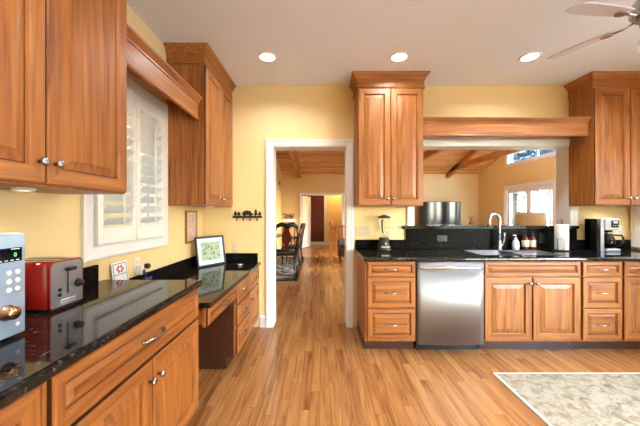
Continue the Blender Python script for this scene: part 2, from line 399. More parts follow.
# hall beyond the far opening
b = B(); b.box(-1.0, .17, 12.3, 12.4, 0, 2.5)
struct(b.obj('wall_hall', MAROON))
struct(B().box(.17, 1.9, 12.3, 12.4, 0, 2.5).box(-1.1, -1.0, FAR+.12, 12.4, 0, 2.5).box(1.9, 2.0, FAR+.12, 12.4, 0, 2.5).obj('wall_stair', WALL2))
struct(B().box(-1.1, 2.0, FAR+.12, 12.4, 2.5, 2.6).obj('ceiling', CEIL))
# pine board ceiling slopes
for y0, y1 in ((RY, FAR), (WB2, RY)):
    L = math.hypot(y1-y0, cz(y1)-cz(y0)); a = math.atan2(cz(y1)-cz(y0), y1-y0); b = B()
    if y0 == RY: b.box(-4.1, 6.1, 0, L, 0, .06)
    else:                                        # near slope has an unseen skylight added to brighten the great room
        b.box(-4.1, 6.1, 0, .9, 0, .06); b.box(-4.1, 6.1, 2.9, L, 0, .06)
        for x0, x1 in ((-4.1, 3.7), (5.1, 6.1)): b.box(x0, x1, .9, 2.9, 0, .06)
    struct(b.obj('ceiling', PINE, None, (0, y0, cz(y0)), (a, 0, 0)))
    if y0 != RY:
        for k, x0 in enumerate((3.7,)):  # frame and pane of the added skylight
            r = bpy.data.objects.new('window_%d' % (7+k), None); C.objects.link(r); struct(r); r.location = (x0, y0, cz(y0)); r.rotation_euler = (a, 0, 0)
            B().box(0, 1.4, .9, .94, 0, .10).box(0, 1.4, 2.86, 2.9, 0, .10).box(0, .04, .94, 2.86, 0, .10).box(1.36, 1.4, .94, 2.86, 0, .10).obj('window_frame', TRIM, r)
            B().box(.04, 1.36, .94, 2.86, .07, .076).obj('window_pane', GLASS, r)
# trusses: tie beam, two rafters, two struts each
for k, x in enumerate((-2.62, -.78, 1.06, 2.9, 4.74)):
    b = B(); hw = .06
    b.box(x-hw, x+hw, WB2+.15, FAR-.25, 2.82, 2.99, .006)
    for s in (1, -1):
        yf = FAR-.02 if s > 0 else WB2+.02
        f = lambda u, v, t: (t, u, v)
        zt = cz(RY)-.02; ze = cz(yf)-.02
        b.prism([(yf, ze), (RY, zt), (RY, zt-.16), (yf, ze-.14)], f, x-hw, x+hw)
        b.prism([(RY+s*.05, 2.98), (RY+s*.20, 2.98), (RY+s*1.45, cz(RY+s*1.45)-.12), (RY+s*1.32, cz(RY+s*1.32)-.10)], f, x-hw+.01, x+hw-.01)
    struct(b.obj('trim_%d' % (k+1), WYB))

struct(B().box(-2.2, WL-.15, WREAR-.15, WB, 2.50, 2.62).obj('trim_10', TRIM))      # unseen eave added to keep direct sky light off the shutters
# casings
CAS = [(-.088, 0), (-.088, .020), (-.074, .026), (-.056, .020), (-.016, .015), (-.004, .010), (0, .008), (0, 0)]
fB = lambda u, v, t: (u, WB-t, v)
b = B().sweep([(-.545, 0), (-.545, 2.105), (.305, 2.105), (.305, 0)], CAS, fB)
b.box(-.56, -.545, WB, WB2, 0, 2.105); b.box(.305, .32, WB, WB2, 0, 2.105); b.box(-.56, .32, WB, WB2, 2.105, 2.12)
b.sweep([(-.545, 0), (-.545, 2.105), (.305, 2.105), (.305, 0)], CAS, lambda u, v, t: (u, WB2+t, v))
struct(b.obj('trim_6', TRIM))
b = B().sweep([(1.10, 1.186), (1.10, 2.112), (2.92, 2.112), (2.92, 1.186)], CAS, fB)
b.box(1.085, 1.10, WB, WB2, 1.186, 2.112); b.box(2.92, 2.935, WB, WB2, 1.186, 2.112); b.box(1.085, 2.935, WB, WB2, 2.112, 2.125)
struct(b.obj('trim_7', TRIM))
b = B().sweep([(-.67, 0), (-.67, 2.0), (.82, 2.0), (.82, 0)], CAS, lambda u, v, t: (u, FAR-t, v))
b.box(-.70, -.67, FAR, FAR+.12, 0, 2.0); b.box(.82, .85, FAR, FAR+.12, 0, 2.0); b.box(-.70, .85, FAR, FAR+.12, 2.0, 2.02)
struct(b.obj('trim_8', TRIM))
struct(B().box(.17, .27, 12.27, 12.3, 0, 2.06, .004).box(-.60, .27, 12.27, 12.3, 2.06, 2.15, .004).obj('trim_9', TRIM))
def baseboard(name, segs, f):
    b = B()
    for u0, u1 in segs: b.prism([(0, 0), (.016, 0), (.016, .11), (.010, .13), (0, .135)], lambda a, z, t: f(a, z, t), u0, u1)
    struct(b.obj(name, TRIM))
baseboard('baseboard_back', [(-.70, -.634)], lambda d, z, t: (t, WB-d, z))
baseboard('baseboard_far', [(-1.42, -.76), (.91, GR)], lambda d, z, t: (t, FAR-d, z))
baseboard('baseboard_hall', [(-1.0, .17), (.27, 1.9)], lambda d, z, t: (t, 12.3-d, z))
baseboard('baseboard_return', [(9.76, FAR-.02)], lambda d, z, t: (-1.42+d, t, z))
baseboard('baseboard_gable', [(WB2, 4.9), (7.0, 7.32), (9.46, FAR-.02)], lambda d, z, t: (GR-d, t, z))

# left window frame + glass
def window(name, f, u0, u1, z0, z1, nu, nz, casing=True, lattice=.022, ft=.05):
    """f(u, v, t): t outward from the room face (negative = into the wall)"""
    root = bpy.data.objects.new(name, None); C.objects.link(root); struct(root)
    b = B()
    if casing: b.sweep([(u0, z0), (u0, z1), (u1, z1), (u1, z0)], CAS, f, close=True)
    def bx(a0, a1, c0, c1, t0, t1): b.prism([(a0, c0), (a1, c0), (a1, c1), (a0, c1)], f, t0, t1)
    bx(u0, u0+.012, z0, z1, -.15, 0); bx(u1-.012, u1, z0, z1, -.15, 0); bx(u0, u1, z0, z0+.012, -.15, 0); bx(u0, u1, z1-.012, z1, -.15, 0)
    bx(u0+.012, u0+ft, z0+.012, z1-.012, -.13, -.09); bx(u1-ft, u1-.012, z0+.012, z1-.012, -.13, -.09)
    bx(u0+ft, u1-ft, z0+.012, z0+ft, -.13, -.09); bx(u0+ft, u1-ft, z1-ft, z1-.012, -.13, -.09)
    for i in range(1, nu): c = u0+(u1-u0)*i/nu; bx(c-lattice/2, c+lattice/2, z0+ft, z1-ft, -.125, -.095)
    for i in range(1, nz): c = z0+(z1-z0)*i/nz; bx(u0+ft, u1-ft, c-lattice/2, c+lattice/2, -.124, -.096)
    b.obj('window_frame', TRIM, root)
    g = B(); g.prism([(u0+ft, z0+ft), (u1-ft, z0+ft), (u1-ft, z1-ft), (u0+ft, z1-ft)], f, -.112, -.108); g.obj('window_pane', GLASS, root)
    return root
window('window_1', lambda u, v, t: (WL+t, u, v), 1.775, 2.535, 1.135, 2.205, 1, 2)
window('window_2', lambda u, v, t: (WR-t, u, v), -2.15, 1.55, .35, 2.45, 4, 1)
window('window_3', lambda u, v, t: (GR-t, u, v), 6.98, 9.28, 2.86, 3.22, 2, 1)
window('window_5', lambda u, v, t: (GR-t, u, v), 5.06, 6.84, 2.62, 2.95, 2, 1)  # second transom, unseen, added for more light in the great room
window('window_4', lambda u, v, t: (WR-t, u, v), 1.965, 3.330, 1.022, 2.085, 2, 2)

def shutter(label, loc, rz, wd, ht, tilt, st=.045, rail=.10, pitch=.078, group=None, depth=.028, name='plantation_shutter', mid=False):
    t = thing(name, label, 'shutter', loc, rz, group)
    b = B(); b.box(.002, st, -depth, 0, 0, ht, .003); b.box(wd-st, wd-.002, -depth, 0, 0, ht, .003)
    b.box(st, wd-st, -depth, 0, 0, rail, .003); b.box(st, wd-st, -depth, 0, ht-rail, ht, .003)
    b.obj('shutter_frame', SHUT, t)
    n = int((ht-2*rail)/pitch); z = rail+(ht-2*rail-(n-1)*pitch)/2
    mesh = None
    for i in range(n):
        if mesh is None:
            b = B(); l = []
            for k in range(14):
                a = 2*math.pi*k/14; l.append((.041*math.cos(a), .0055*math.sin(a)))
            b.prism(l, lambda u, v, q: (q, u, v), st+.002, wd-st-.002)
            o = b.obj('louver', SHUT, t); mesh = o.data
        else:
            o = bpy.data.objects.new('louver', mesh); C.objects.link(o); o.parent = t
        o.location = (0, -depth/2, z+i*pitch); o.rotation_euler = (R(tilt), 0, 0)
    b = B(); b.box(wd/2-.006, wd/2+.006, -.066, -.054, rail+.02, ht-rail-.02, .002); b.obj('tilt_rod', SHUT, t)
    return t
shutter('white plantation shutter panel over the counter, the near one beside the upper cabinet', (WL+.004, 1.779, 1.139), 90, .374, 1.062, -38)
shutter('white plantation shutter panel over the counter, the far one nearer the hook rack', (WL+.004, 2.157, 1.139), 90, .374, 1.062, -38)
shutter('closed white shutter at the far right edge behind the coffee maker', (WR+.045, 3.31, 1.04), -90, 1.32, 1.02, 62, pitch=.07, name='window_shutter')

# french doors on the gable wall: each leaf = frame, pane, louvred shutter strip
def french(n, y0, y1):
    root = bpy.data.objects.new('door_%d' % n, None); C.objects.link(root); struct(root); root.location = (GR, y0, 0)
    f = lambda u, v, t: (-t, u, v); W = y1-y0
    b = B(); b.sweep([(0, 0), (0, 2.10), (W, 2.10), (W, 0)], CAS, f)
    for a0, a1 in ((0, .03), (W-.03, W)): b.box(.0, .15, a0, a1, 0, 2.10)
    b.box(0, .15, .03, W-.03, 2.07, 2.10); b.obj('door_frame', TRIM, root)
    lw = (W-.06)/2
    for i in range(2):
        a = .03+i*lw; c = a+lw; b = B(); s = .10
        b.box(.03, .075, a, a+s, .01, 2.07, .003); b.box(.03, .075, c-s, c, .01, 2.07, .003)
        b.box(.03, .075, a+s, c-s, .01, .26, .003); b.box(.03, .075, a+s, c-s, 1.95, 2.07, .003)
        leaf = b.obj('door_leaf', TRIM, root)
        B().box(.050, .054, a+s, c-s, .26, 1.95).obj('pane', GLASS, leaf)
        v = B()
        y2 = a+s+.27
        for k in range(int(1.62/.07)):
            z = .30+k*.07
            v.box(-.03, .03, a+s+.02, y2, -.003, .003, 0, M=Matrix.Translation((0.008, 0, z+.03)) @ Matrix.Rotation(R(-35), 4, 'Y'))
        v.box(-.012, .022, a+s, a+s+.02, .26, 1.95); v.box(-.012, .022, y2, y2+.02, .26, 1.95)
        v.obj('shutter_louvers', SHUT, leaf)
        h = B(); yy = c-.05 if i == 0 else a+.05
        h.lathe([(.022, 0), (.022, .008), (.008, .012), (.008, .04)], (.03, yy, 1.0), 10, 0, 'X', M=Matrix.Translation((.06, 0, 0)) @ Matrix.Scale(-1, 4, Vector((1, 0, 0)))).tube([(-.01, yy, 1.0), (-.01, yy+(.09 if i else -.09), 1.0)], .008)
        h.obj('handle', NICK, leaf)
french(1, 7.42, 9.36)
french(2, 5.0, 6.90)
# panelled door standing open in the hall
def panel_leaf(b, wd, ht, M):
    b.box(0, wd, 0, .035, 0, ht, .003, M=M)
    for z0, z1 in ((.2, .95), (1.05, 1.6), (1.7, ht-.12)):
        for x0, x1 in ((.1, wd/2-.04), (wd/2+.04, wd-.1)):
            for s in (-.006, .035): b.box(x0, x1, s, s+.006, z0, z1, .004, M=M)
dr = bpy.data.objects.new('door_3', None); C.objects.link(dr); struct(dr); dr.location = (-.655, FAR+.14, 0)
b = B(); panel_leaf(b, .80, 1.97, Matrix.Rotation(R(69), 4, 'Z') @ Matrix.Translation((0, 0, .012))); lf = b.obj('door_leaf', TRIM, dr)
b = B(); M = Matrix.Rotation(R(69), 4, 'Z'); b.lathe([(.012, 0), (.012, .03), (.028, .045), (.02, .06)], (.74, 0, .96), 12, 0, 'Y', M=M @ Matrix.Scale(-1, 4, Vector((0, 1, 0)))); b.obj('door_knob', NICK, lf)

# ------------------------------------------------------------------ cabinets
def knob_mesh(b, x, y, z, M=None):
    b.lathe([(.007, 0), (.006, -.012), (.010, -.016), (.0155, -.020), (.0165, -.026), (.013, -.031), (.005, -.033)], (x, y, z), 16, 0, 'Y', M=M)
def pull_mesh(b, x, y, z, L=.11, M=None):
    h = L/2; pts = []; rs = []
    for i in range(13):
        t = -1+2*i/12; pts.append((x+t*h, y-.006-.024*(1-t*t)**.8, z)); rs.append(.0042+.0035*abs(t)**2+.0015*(1-abs(t)))
    b.tube(pts, rs, 8, M=M)
    for s in (-1, 1): b.lathe([(.010, 0), (.010, -.004), (.006, -.010)], (x+s*h*.97, y, z), 12, 0, 'Y', M=M)
def front(name, x0, x1, z0, z1, parent, kind='door', hw=None, fw=None, horiz=False):
    """raised-panel door or drawer front on the plane y = 0, outward -y"""
    w_, h_ = x1-x0, z1-z0
    if fw is None: fw = .058 if kind == 'door' else min(.04, h_*.22)
    k = 1.0 if kind == 'door' else .62
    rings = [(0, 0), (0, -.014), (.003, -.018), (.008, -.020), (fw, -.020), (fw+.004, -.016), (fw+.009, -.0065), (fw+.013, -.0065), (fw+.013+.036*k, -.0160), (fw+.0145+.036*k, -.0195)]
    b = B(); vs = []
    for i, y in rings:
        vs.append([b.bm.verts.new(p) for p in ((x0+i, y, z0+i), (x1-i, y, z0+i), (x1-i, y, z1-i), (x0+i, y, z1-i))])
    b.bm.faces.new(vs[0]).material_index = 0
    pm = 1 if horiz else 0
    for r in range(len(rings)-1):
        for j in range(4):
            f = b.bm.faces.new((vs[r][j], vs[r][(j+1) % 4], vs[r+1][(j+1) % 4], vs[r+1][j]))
            f.material_index = 2 if r in (0, 6) else (pm if r >= 7 else (1 if j % 2 == 0 else 0))  # outer edges dark to paint the gap shade; the groove is glaze
    b.bm.faces.new(vs[-1]).material_index = pm
    d = b.obj(name, [WV, WH, GLZ_SHADE], parent)
    if hw:
        hb = B()
        if hw[0] == 'knob': knob_mesh(hb, hw[1], -.02, hw[2]); hb.obj('knob', NICK, d)
        else: pull_mesh(hb, hw[1], -.02, hw[2], hw[3] if len(hw) > 3 else .11); hb.obj('pull_handle', NICK, d)
    return d
def body(parent, w_, d_, z0, z1, toe=True, top=False, side_l=True, side_r=True):
    b = B()
    b.box(0, .018, .018, d_, z0, z1, 0, 0); b.box(w_-.018, w_, .018, d_, z0, z1, 0, 0)
    b.box(0, w_, 0, .018, z0, z1, .001, 0)                      # face frame
    b.box(.018, w_-.018, .018, d_, z0, z0+.018, 0, 1); b.box(.018, w_-.018, d_-.01, d_, z0+.018, z1, 0, 0)
    if top: b.box(.018, w_-.018, .018, d_-.01, z1-.018, z1, 0, 1)
    o = b.obj('body', [WV, WH], parent)
    if toe:
        B().box(.0, w_, .075, .09, 0, z0).box(0, .018, .09, d_, 0, z0).box(w_-.018, w_, .09, d_, 0, z0).obj('toe_kick', DKW, parent)  # dark colour stands in for the toe-recess shadow
    return o
CROWN = [(0, -.160), (.016, -.160), (.018, -.154), (.014, -.146), (.009, -.143), (.009, -.074), (.019, -.070), (.019, -.058), (.034, -.036), (.052, -.020), (.056, -.012), (.058, 0), (0, 0)]
def crown(parent, w_, d_, ztop, left=True, right=True):
    path = ([(0, d_)] if left else []) + [(0, 0), (w_, 0)] + ([(w_, d_)] if right else [])
    b = B().sweep(path, [(o, ztop+z) for o, z in CROWN], m=0); b.obj('crown_molding', [WH], parent)
def base(label, loc, rz, w_, d_, fronts, z0=.105, z1=.875, toe=True, name='base_cabinet', cat='cabinet', group=None):
    t = thing(name, label, cat, loc, rz, group); body(t, w_, d_, z0, z1, toe)
    for f in fronts: front(*f[:5], t, **(f[5] if len(f) > 5 else {}))
    return t
def dwr(x0, x1, z0, z1, L=.11): return ('drawer', x0, x1, z0, z1, dict(kind='drawer', horiz=True, hw=('pull', (x0+x1)/2, (z0+z1)/2, L)))
def door(x0, x1, z0, z1, kx, kz, kind='door'): return ('door', x0, x1, z0, z1, dict(hw=('knob', kx, kz)))

# --- back run (front face Y = 2.82, doors at 2.80)
FY = 2.82; D = WB-FY-.002
base('cherry three-drawer base cabinet left of the steel dishwasher', (.43, FY, 0), 0, .484, D, [dwr(.02, .476, .729, .868), dwr(.02, .476, .430, .721), dwr(.02, .476, .125, .422)], name='drawer_base_cabinet')
base('cherry sink base cabinet with two doors right of the dishwasher', (1.560, FY, 0), 0, .925, D,
     [('false_drawer_front', .006, .916, .729, .868, dict(kind='drawer', horiz=True)), door(.006, .454, .125, .721, .427, .665), door(.464, .916, .125, .721, .493, .665)], name='sink_base_cabinet')
base('cherry three-drawer base cabinet below the coffee maker', (2.487, FY, 0), 0, .395, D, [dwr(.012, .385, .729, .868), dwr(.012, .385, .430, .721), dwr(.012, .385, .125, .422)], name='drawer_base_cabinet')
base('cherry base cabinet with drawer over door at the far right edge', (2.884, FY, 0), 0, .733, D, [dwr(.008, .38, .729, .868), dwr(.388, .723, .729, .868), door(.008, .38, .125, .721, .353, .665), door(.388, .723, .125, .721, .415, .665)])

# dishwasher
t = thing('dishwasher', 'stainless steel dishwasher between the cherry drawers and sink cabinet', 'dishwasher', (.918, FY, 0))
B().box(.004, .636, .02, D-.02, .10, .870).obj('tub_housing', BLACK, t)
b = B(); n = 16; prof = []
for i in range(n+1): prof.append((.006+.628*i/n, -.024-.020*math.sin(math.pi*i/n)))
poly = [(.006, .018)]+prof+[(.634, .018)]
b.loops([[(x, y, z) for x, y in poly] for z in (.086, .868)], 0, True)
for f in b.bm.faces:
    if len(f.verts) > 4 or abs(f.normal.z) > .5: f.smooth = False
d = b.obj('steel_door', STEEL, t)
b = B(); pts = []; rs = []
for i in range(17):
    q = -1+2*i/16; pts.append((.32+q*.285, -.050-.030*math.cos(q*1.35), .812+.012*(1-q*q))); rs.append(.012+.003*(1-q*q))
b.tube(pts, rs, 10)
for s in (-1, 1): b.lathe([(.012, -.024), (.011, -.052)], (.32+s*.285, 0, .812), 10, 0, 'Y')
b.obj('door_handle', CHROME, d)
B().box(.01, .63, -.012, .016, .868, .874).obj('control_strip', BLACK, t)
B().box(.02, .62, .06, .075, .0, .086).box(.10, .54, .052, .06, .02, .07, .002).obj('kick_plate', BLACK, t)

# --- left run (face X = -.782, doors out to -.762); local x = world Y
LX = -.776; LD = LX-WL-.002
base('cherry base cabinet with a single door below the microwave', (LX, .36, 0), 90, .462, LD, [door(.008, .444, .125, .866, .41, .60)])
base('cherry base cabinet with one wide drawer over two doors under the toaster counter', (LX, .824, 0), 90, 1.034, LD,
     [dwr(.014, 1.018, .690, .866, .16), door(.014, .513, .125, .672, .482, .585), door(.521, 1.018, .125, .672, .552, .585)])
# desk (face X = -.738, fronts to -.718)
DX = -.726; DD = DX-WL-.002
t = thing('pencil_drawer', 'shallow cherry pencil drawer spanning the open kneehole of the desk', 'drawer', (DX, 1.862, .008), 90)
B().box(0, .656, 0, .018, .600, .720, .001, 0).box(.02, .636, .018, .45, .612, .624, 0, 0).box(.02, .034, .018, .45, .624, .70).box(.622, .636, .018, .45, .624, .70).obj('drawer_box', WH, t)
front('drawer_front', .012, .648, .606, .716, t, 'drawer', ('pull', .335, .660, .11), .03, True)
ped = base('cherry three-drawer desk pedestal beside the kneehole', (DX, 2.522, 0), 90, .440, DD, [dwr(.012, .430, .545, .714, .09), dwr(.012, .430, .350, .530, .09), dwr(.012, .430, .118, .336, .09)], .105, .728, name='desk_pedestal', cat='cabinet')
B().box(-.003, -.0005, .012, DD, .105, .728).box(-.003, -.0005, .085, DD, 0, .105).obj('kneehole_shade_panel', DKW, ped)  # thin dark sheet painting the kneehole shade onto the pedestal side
base('cherry desk cabinet with one drawer over one door beside the doorway', (DX, 2.964, 0), 90, .480, DD, [dwr(.012, .465, .545, .714, .09), door(.012, .465, .118, .530, .05, .455)], .105, .728, name='desk_cabinet')

# --- wall cabinets
def wallcab(label, loc, rz, w_, d_, z0, z1, split, crl, crr, kz):
    t = thing('wall_cabinet', label, 'cabinet', (loc[0], loc[1], z0), rz)
    h = z1-z0; body(t, w_, d_, 0, h, False, True)
    front('door', .008, split-.003, .008, h-.165, t, 'door', ('knob', split-.032, kz))
    front('door', split+.003, w_-.008, .008, h-.165, t, 'door', ('knob', split+.032, kz))
    crown(t, w_, d_, h, crl, crr)
    return t
UD = .31
wc1 = wallcab('cherry wall cabinet above the microwave and toaster', (-1.037, .632), 90, .935, UD+.018, 1.432, H-.001, .468, True, True, .088)
wc2 = wallcab('cherry wall cabinet in the corner beyond the shuttered window', (-1.037, 2.63), 90, .815, UD+.018, 1.40, H-.001, .43, True, False, .075)
wc3 = wallcab('two-door cherry wall cabinet above the blender', (.397, 3.14), 0, .702, UD-.005, 1.408, H-.001, .351, True, True, .075)
wc4 = wallcab('cherry wall cabinet above the coffee maker', (2.905, 3.14), 0, .712, UD-.005, 1.412, H-.001, .385, True, False, .075)
def puck(label, loc, power, col=(1, .80, .52)):
    t = thing('puck_light', label, 'light', loc)
    B().lathe([(.036, 0), (.036, -.010), (.030, -.012), (.030, -.008)], n=24, close=True).obj('housing', WHITE, t)
    B().lathe([(.029, -.0085), (.022, -.0105), (.002, -.011)], n=20).obj('lens', PUCK, t)
    l = bpy.data.lights.new('puck_lamp', 'SPOT'); l.energy = power; l.color = col; l.spot_size = R(150); l.spot_blend = .8; l.shadow_soft_size = .03
    o = bpy.data.objects.new('puck_lamp', l); C.objects.link(o); o.parent = t; o.location = (0, 0, -.016)
puck('glowing puck light under the cabinet above the microwave', (-1.17, 1.165, 1.4315), 3)
puck('small puck light under the corner cabinet beyond the window', (-1.10, 2.95, 1.3995), 2)
puck('small puck light under the cabinet above the blender', (.80, 3.30, 1.4075), 2)
puck('small puck light under the cabinet above the coffee maker', (3.25, 3.30, 1.4115), 7, (1, .93, .8))

# --- valances
VAL = [(0, .0), (.004, .0), (.008, .010), (.004, .020), (.004, .135), (.012, .142), (.012, .152), (.020, .160), (.034, .178), (.040, .184), (.042, .196), (-.018, .196), (-.018, 0)]
o = B().sweep([(0, 0), (1.795, 0)], VAL).box(0, 1.795, .0, .25, .176, .196).obj('window_valance', WH, None, (1.104, 3.190, 2.163))
tag(o, 'long cherry crown valance board over the pass-through opening', 'valance')
o = B().sweep([(0, 0), (1.056, 0)], VAL).box(0, 1.056, .0, .27, .176, .196).obj('window_valance', WH, None, (-1.088, 1.571, 2.165), (0, 0, R(90)))
tag(o, 'cherry crown valance board over the white shuttered window', 'valance')

# ------------------------------------------------------------------ countertops
CT = .914; DT = .763
def counter(name, label, pts_boxes, mats=GRAN): pass
# sink counter with cutout X 1.47..2.30, Y 2.93..3.31
t = thing('granite_countertop', 'black granite countertop of the sink wall', 'countertop', (.412, 2.78, .876))
W_ = 3.617-.412; zt = .038
def nose(b, x0, x1, y1):
    pr = [(y1, 0)] + [(.014-.014*math.cos(R(a)), .019+.019*math.sin(R(a))) for a in range(-90, 91, 15)] + [(y1, zt)]
    b.prism(pr, lambda u, v, q: (q, u, v), x0, x1)
sx0, sx1, sy0, sy1 = 1.60-.412, 2.43-.412, .15, .53
b = B(); nose(b, 0, W_, sy0); b.box(0, sx0, sy0, .668, 0, zt); b.box(sx1, W_, sy0, .668, 0, zt); b.box(sx0, sx1, sy1, .668, 0, zt)
b.obj('slab', GRAN, t)
for x0, x1, lb in ((0, .588, 'short black granite backsplash strip behind the blender'), (2.572, W_, 'short black granite backsplash strip behind the coffee maker')):
    o = B().box(0, x1-x0, 0, .022, 0, .108, .003).obj('backsplash', HONE, None, (.412+x0, 3.427, CT)); tag(o, lb, 'backsplash')
o = B().box(0, 1.98, 0, .028, 0, .2355, .002).obj('backsplash', HONE, None, (1.002, 3.421, CT)); tag(o, 'tall black granite backsplash behind the sink faucet', 'backsplash')
b = B(); b.prism([(0, .006), (.006, 0), (2.024, 0), (2.03, .006), (2.03, .0635), (1.965, .0635), (1.965, .36), (.149, .36), (.149, .0635), (0, .0635)], lambda u, v, q: (u, v, q), 0, .036); bmesh.ops.bevel(b.bm, geom=[e for e in b.bm.edges if all(v.co.y < .01 for v in e.verts)], offset=.008, segments=3, affect='EDGES')
o = b.obj('bar_ledge', GRAN, None, (.953, 3.385, 1.150)); tag(o, 'black granite bar ledge on the half wall behind the sink', 'ledge')
# left counter and lower desk counter
t = thing('granite_countertop', 'higher black granite countertop under the microwave and toaster', 'countertop', (WL+.001, .30, .876))
B().box(0, .634, 0, 1.56, 0, .038, .012, seg=3).obj('slab', GRAN, t)
o = B().box(0, .020, 0, 1.50, 0, .104, .003).obj('backsplash', HONE, None, (WL+.001, .30, CT)); tag(o, 'black granite backsplash strip on the left wall behind the toaster', 'backsplash')
t = thing('granite_countertop', 'lower black granite desk top holding the framed print', 'countertop', (WL+.001, 1.862, .7285))
B().box(0, .681, 0, 1.586, 0, .0345, .010, seg=3).obj('slab', GRAN, t)
o = B().box(0, .020, 0, 1.586, 0, .1025, .003).obj('backsplash', HONE, None, (WL+.001, 1.862, DT)); tag(o, 'black granite backsplash strip running along the left wall of the desk', 'backsplash')
o = B().box(.021, .644, 0, .020, 0, .1025, .003).obj('backsplash', HONE, None, (WL+.001, 3.428, DT)); tag(o, 'black granite backsplash strip across the far end of the desk', 'backsplash')

# sink
t = thing('kitchen_sink', 'stainless undermount double-bowl sink below the gooseneck faucet', 'sink', (1.60, 2.93, CT+.0045))
b = B()
def bowl(b, x0, x1, y0, y1, z, dp):
    def rr(i, zz, r):
        out = []
        for cx, cy, a in ((x1-i-r, y1-i-r, 0), (x0+i+r, y1-i-r, 90), (x0+i+r, y0+i+r, 180), (x1-i-r, y0+i+r, 270)):
            for k in range(5): out.append((cx+r*math.cos(R(a+k*22.5)), cy+r*math.sin(R(a+k*22.5)), zz))
        return out
    b.loops([rr(-.016, z, .05), rr(0, z, .045), rr(.008, z-dp+.03, .045), rr(.035, z-dp, .03), rr(.035, z-dp-.004, .03), rr(.006, z-dp+.02, .045), rr(-.001, z-.004, .045), rr(-.016, z-.004, .05)], 0, True, cap=False, close=False)
    vs = [b.bm.verts.new(p) for p in rr(.035, z-dp, .03)]; b.bm.faces.new(vs)
bowl(b, .012, .402, .012, .368, -.0005, .19); bowl(b, .432, .818, .012, .368, -.0005, .19)
b.box(.410, .424, .0, .38, -.012, -.001)
b.obj('basin', STEELH, t)
for x in (.207, .625): B().lathe([(.04, -.19), (.04, -.186), (.03, -.184), (.004, -.186)], (x, .20, 0), 20).obj('drain', CHROME, t)
# faucet
t = thing('kitchen_faucet', 'brushed nickel gooseneck faucet behind the sink', 'faucet', (2.035, 3.345, CT))
b = B().lathe([(.030, 0), (.030, .006), (.024, .012), (.021, .05), (.019, .10), (.016, .12)], n=20)
pts = [(0, 0, .11), (0, 0, .20), (0, 0, .30)]
for a in range(15, 181, 15): pts.append((-.062+.062*math.cos(R(a)), -.02*(a/180), .335+.075*math.sin(R(a))))
pts.append((-.128, -.024, .315)); b.tube(pts, .0165, 12); b.obj('spout', NICK, t)
B().tube([(-.126, -.022, .330), (-.130, -.025, .30), (-.136, -.028, .262)], [.015, .018, .020], 14).obj('spray_head', NICK, t)
B().tube([(.014, 0, .055), (.034, -.004, .060)], .014, 10).tube([(.034, -.004, .06), (.046, -.008, .11), (.050, -.012, .165), (.046, -.016, .20)], [.012, .010, .009, .012], 10).obj('lever', NICK, t)

# ------------------------------------------------------------------ counter objects, sink wall
# blender
t = thing('kitchen_blender', 'black-based blender with clear jar under the wall cabinet', 'blender', (.716, 3.30, CT), 0)
def sq(r, z, k=.35, n=20):
    out = []
    for i in range(n):
        a = 2*math.pi*i/n; c, s = math.cos(a), math.sin(a); p = (abs(c)**4+abs(s)**4)**-.25
        q = 1+(p-1)*k*2; out.append((r*q*c, r*q*s, z))
    return out
B().loops([sq(.082, 0), sq(.082, .015), sq(.076, .04), sq(.060, .10), sq(.052, .135), sq(.050, .148)], 0, True).obj('motor_base', BLACK, t)
b = B()
b.box(-.045, .045, -.083, -.072, .034, .056, .003); b.obj('button_panel', CHROME, t)
B().lathe([(.012, -.055), (.012, -.080), (.009, -.084)], (0, 0, .085), 14, 0, 'Y').obj('control_knob', CHROME, t)
b = B().loops([sq(.044, .150), sq(.050, .18), sq(.064, .36), sq(.062, .36), sq(.048, .184), sq(.040, .156)], 0, True); b.obj('jar', GLASS, t)
B().lathe([(.006, .156), (.010, .165), (.004, .175)], n=8).box(-.03, .03, -.004, .004, .166, .168).obj('blade', CHROME, t)
B().tube([(.0, .058, .34), (.0, .098, .33), (.0, .104, .27), (.0, .092, .21), (.0, .052, .195)], .008, 8).obj('jar_handle', BLACK, t)
B().loops([sq(.066, .361), sq(.068, .372), sq(.064, .386), sq(.030, .388), sq(.028, .398), sq(.004, .399)], 0, True).obj('lid', BLACK, t)

def soap(name, label, loc, prof, mbody, pump_m, lab=None, group=None, hgt=.12, spin=0):
    t = thing(name, label, 'bottle', loc, spin, group)
    B().lathe(prof, n=24).obj('bottle_body', mbody, t)
    r = prof[-1][0]; z = prof[-1][1]
    B().lathe([(r+.003, z-.004), (r+.003, z+.014), (.006, z+.018), (.004, z+.020), (.004, z+.036), (.010, z+.038), (.010, z+.046), (.003, z+.047)], n=14).tube([(0, 0, z+.042), (-.022, -.006, z+.043), (-.036, -.010, z+.037)], [.006, .005, .004], 8).obj('pump', pump_m, t)
    return t
wp = [(.030, 0), (.034, .004), (.036, .05), (.034, .085), (.024, .108), (.013, .118), (.012, .124)]
t = soap('soap_dispenser', 'white pump soap bottle with a small blue label beside the faucet', (2.232, 3.365, CT), wp, WHITE, WHITE)
B().lathe([(.0365, .055), (.0363, .075)], n=24).obj('label_patch', BLUE, t) if False else B().box(-.012, .012, -.0375, -.030, .060, .074, .002).obj('label_patch', BLUE, t)
bp = [(.031, 0), (.034, .004), (.034, .125), (.030, .142), (.014, .156), (.013, .166)]
for i, (x, lb) in enumerate(((2.345, 'amber pump bottle with cream label, next to the white soap bottle'), (2.428, 'amber pump bottle with cream label, nearer the paper towels'))):
    t = soap('soap_bottle', lb, (x, 3.370, CT), bp, AMBER, BLACK, spin=20*i)
    o = B().lathe([(.0343, .035), (.0349, .036), (.0349, .108), (.0343, .109)], n=28).obj('label_band', LABEL, t)
    b = B()
    for z, wd in ((.092, .020), (.080, .026), (.068, .016), (.052, .022)): b.box(-wd/2, wd/2, -.0355, -.033, z, z+.004)
    b.obj('label_print', BLACK, o)
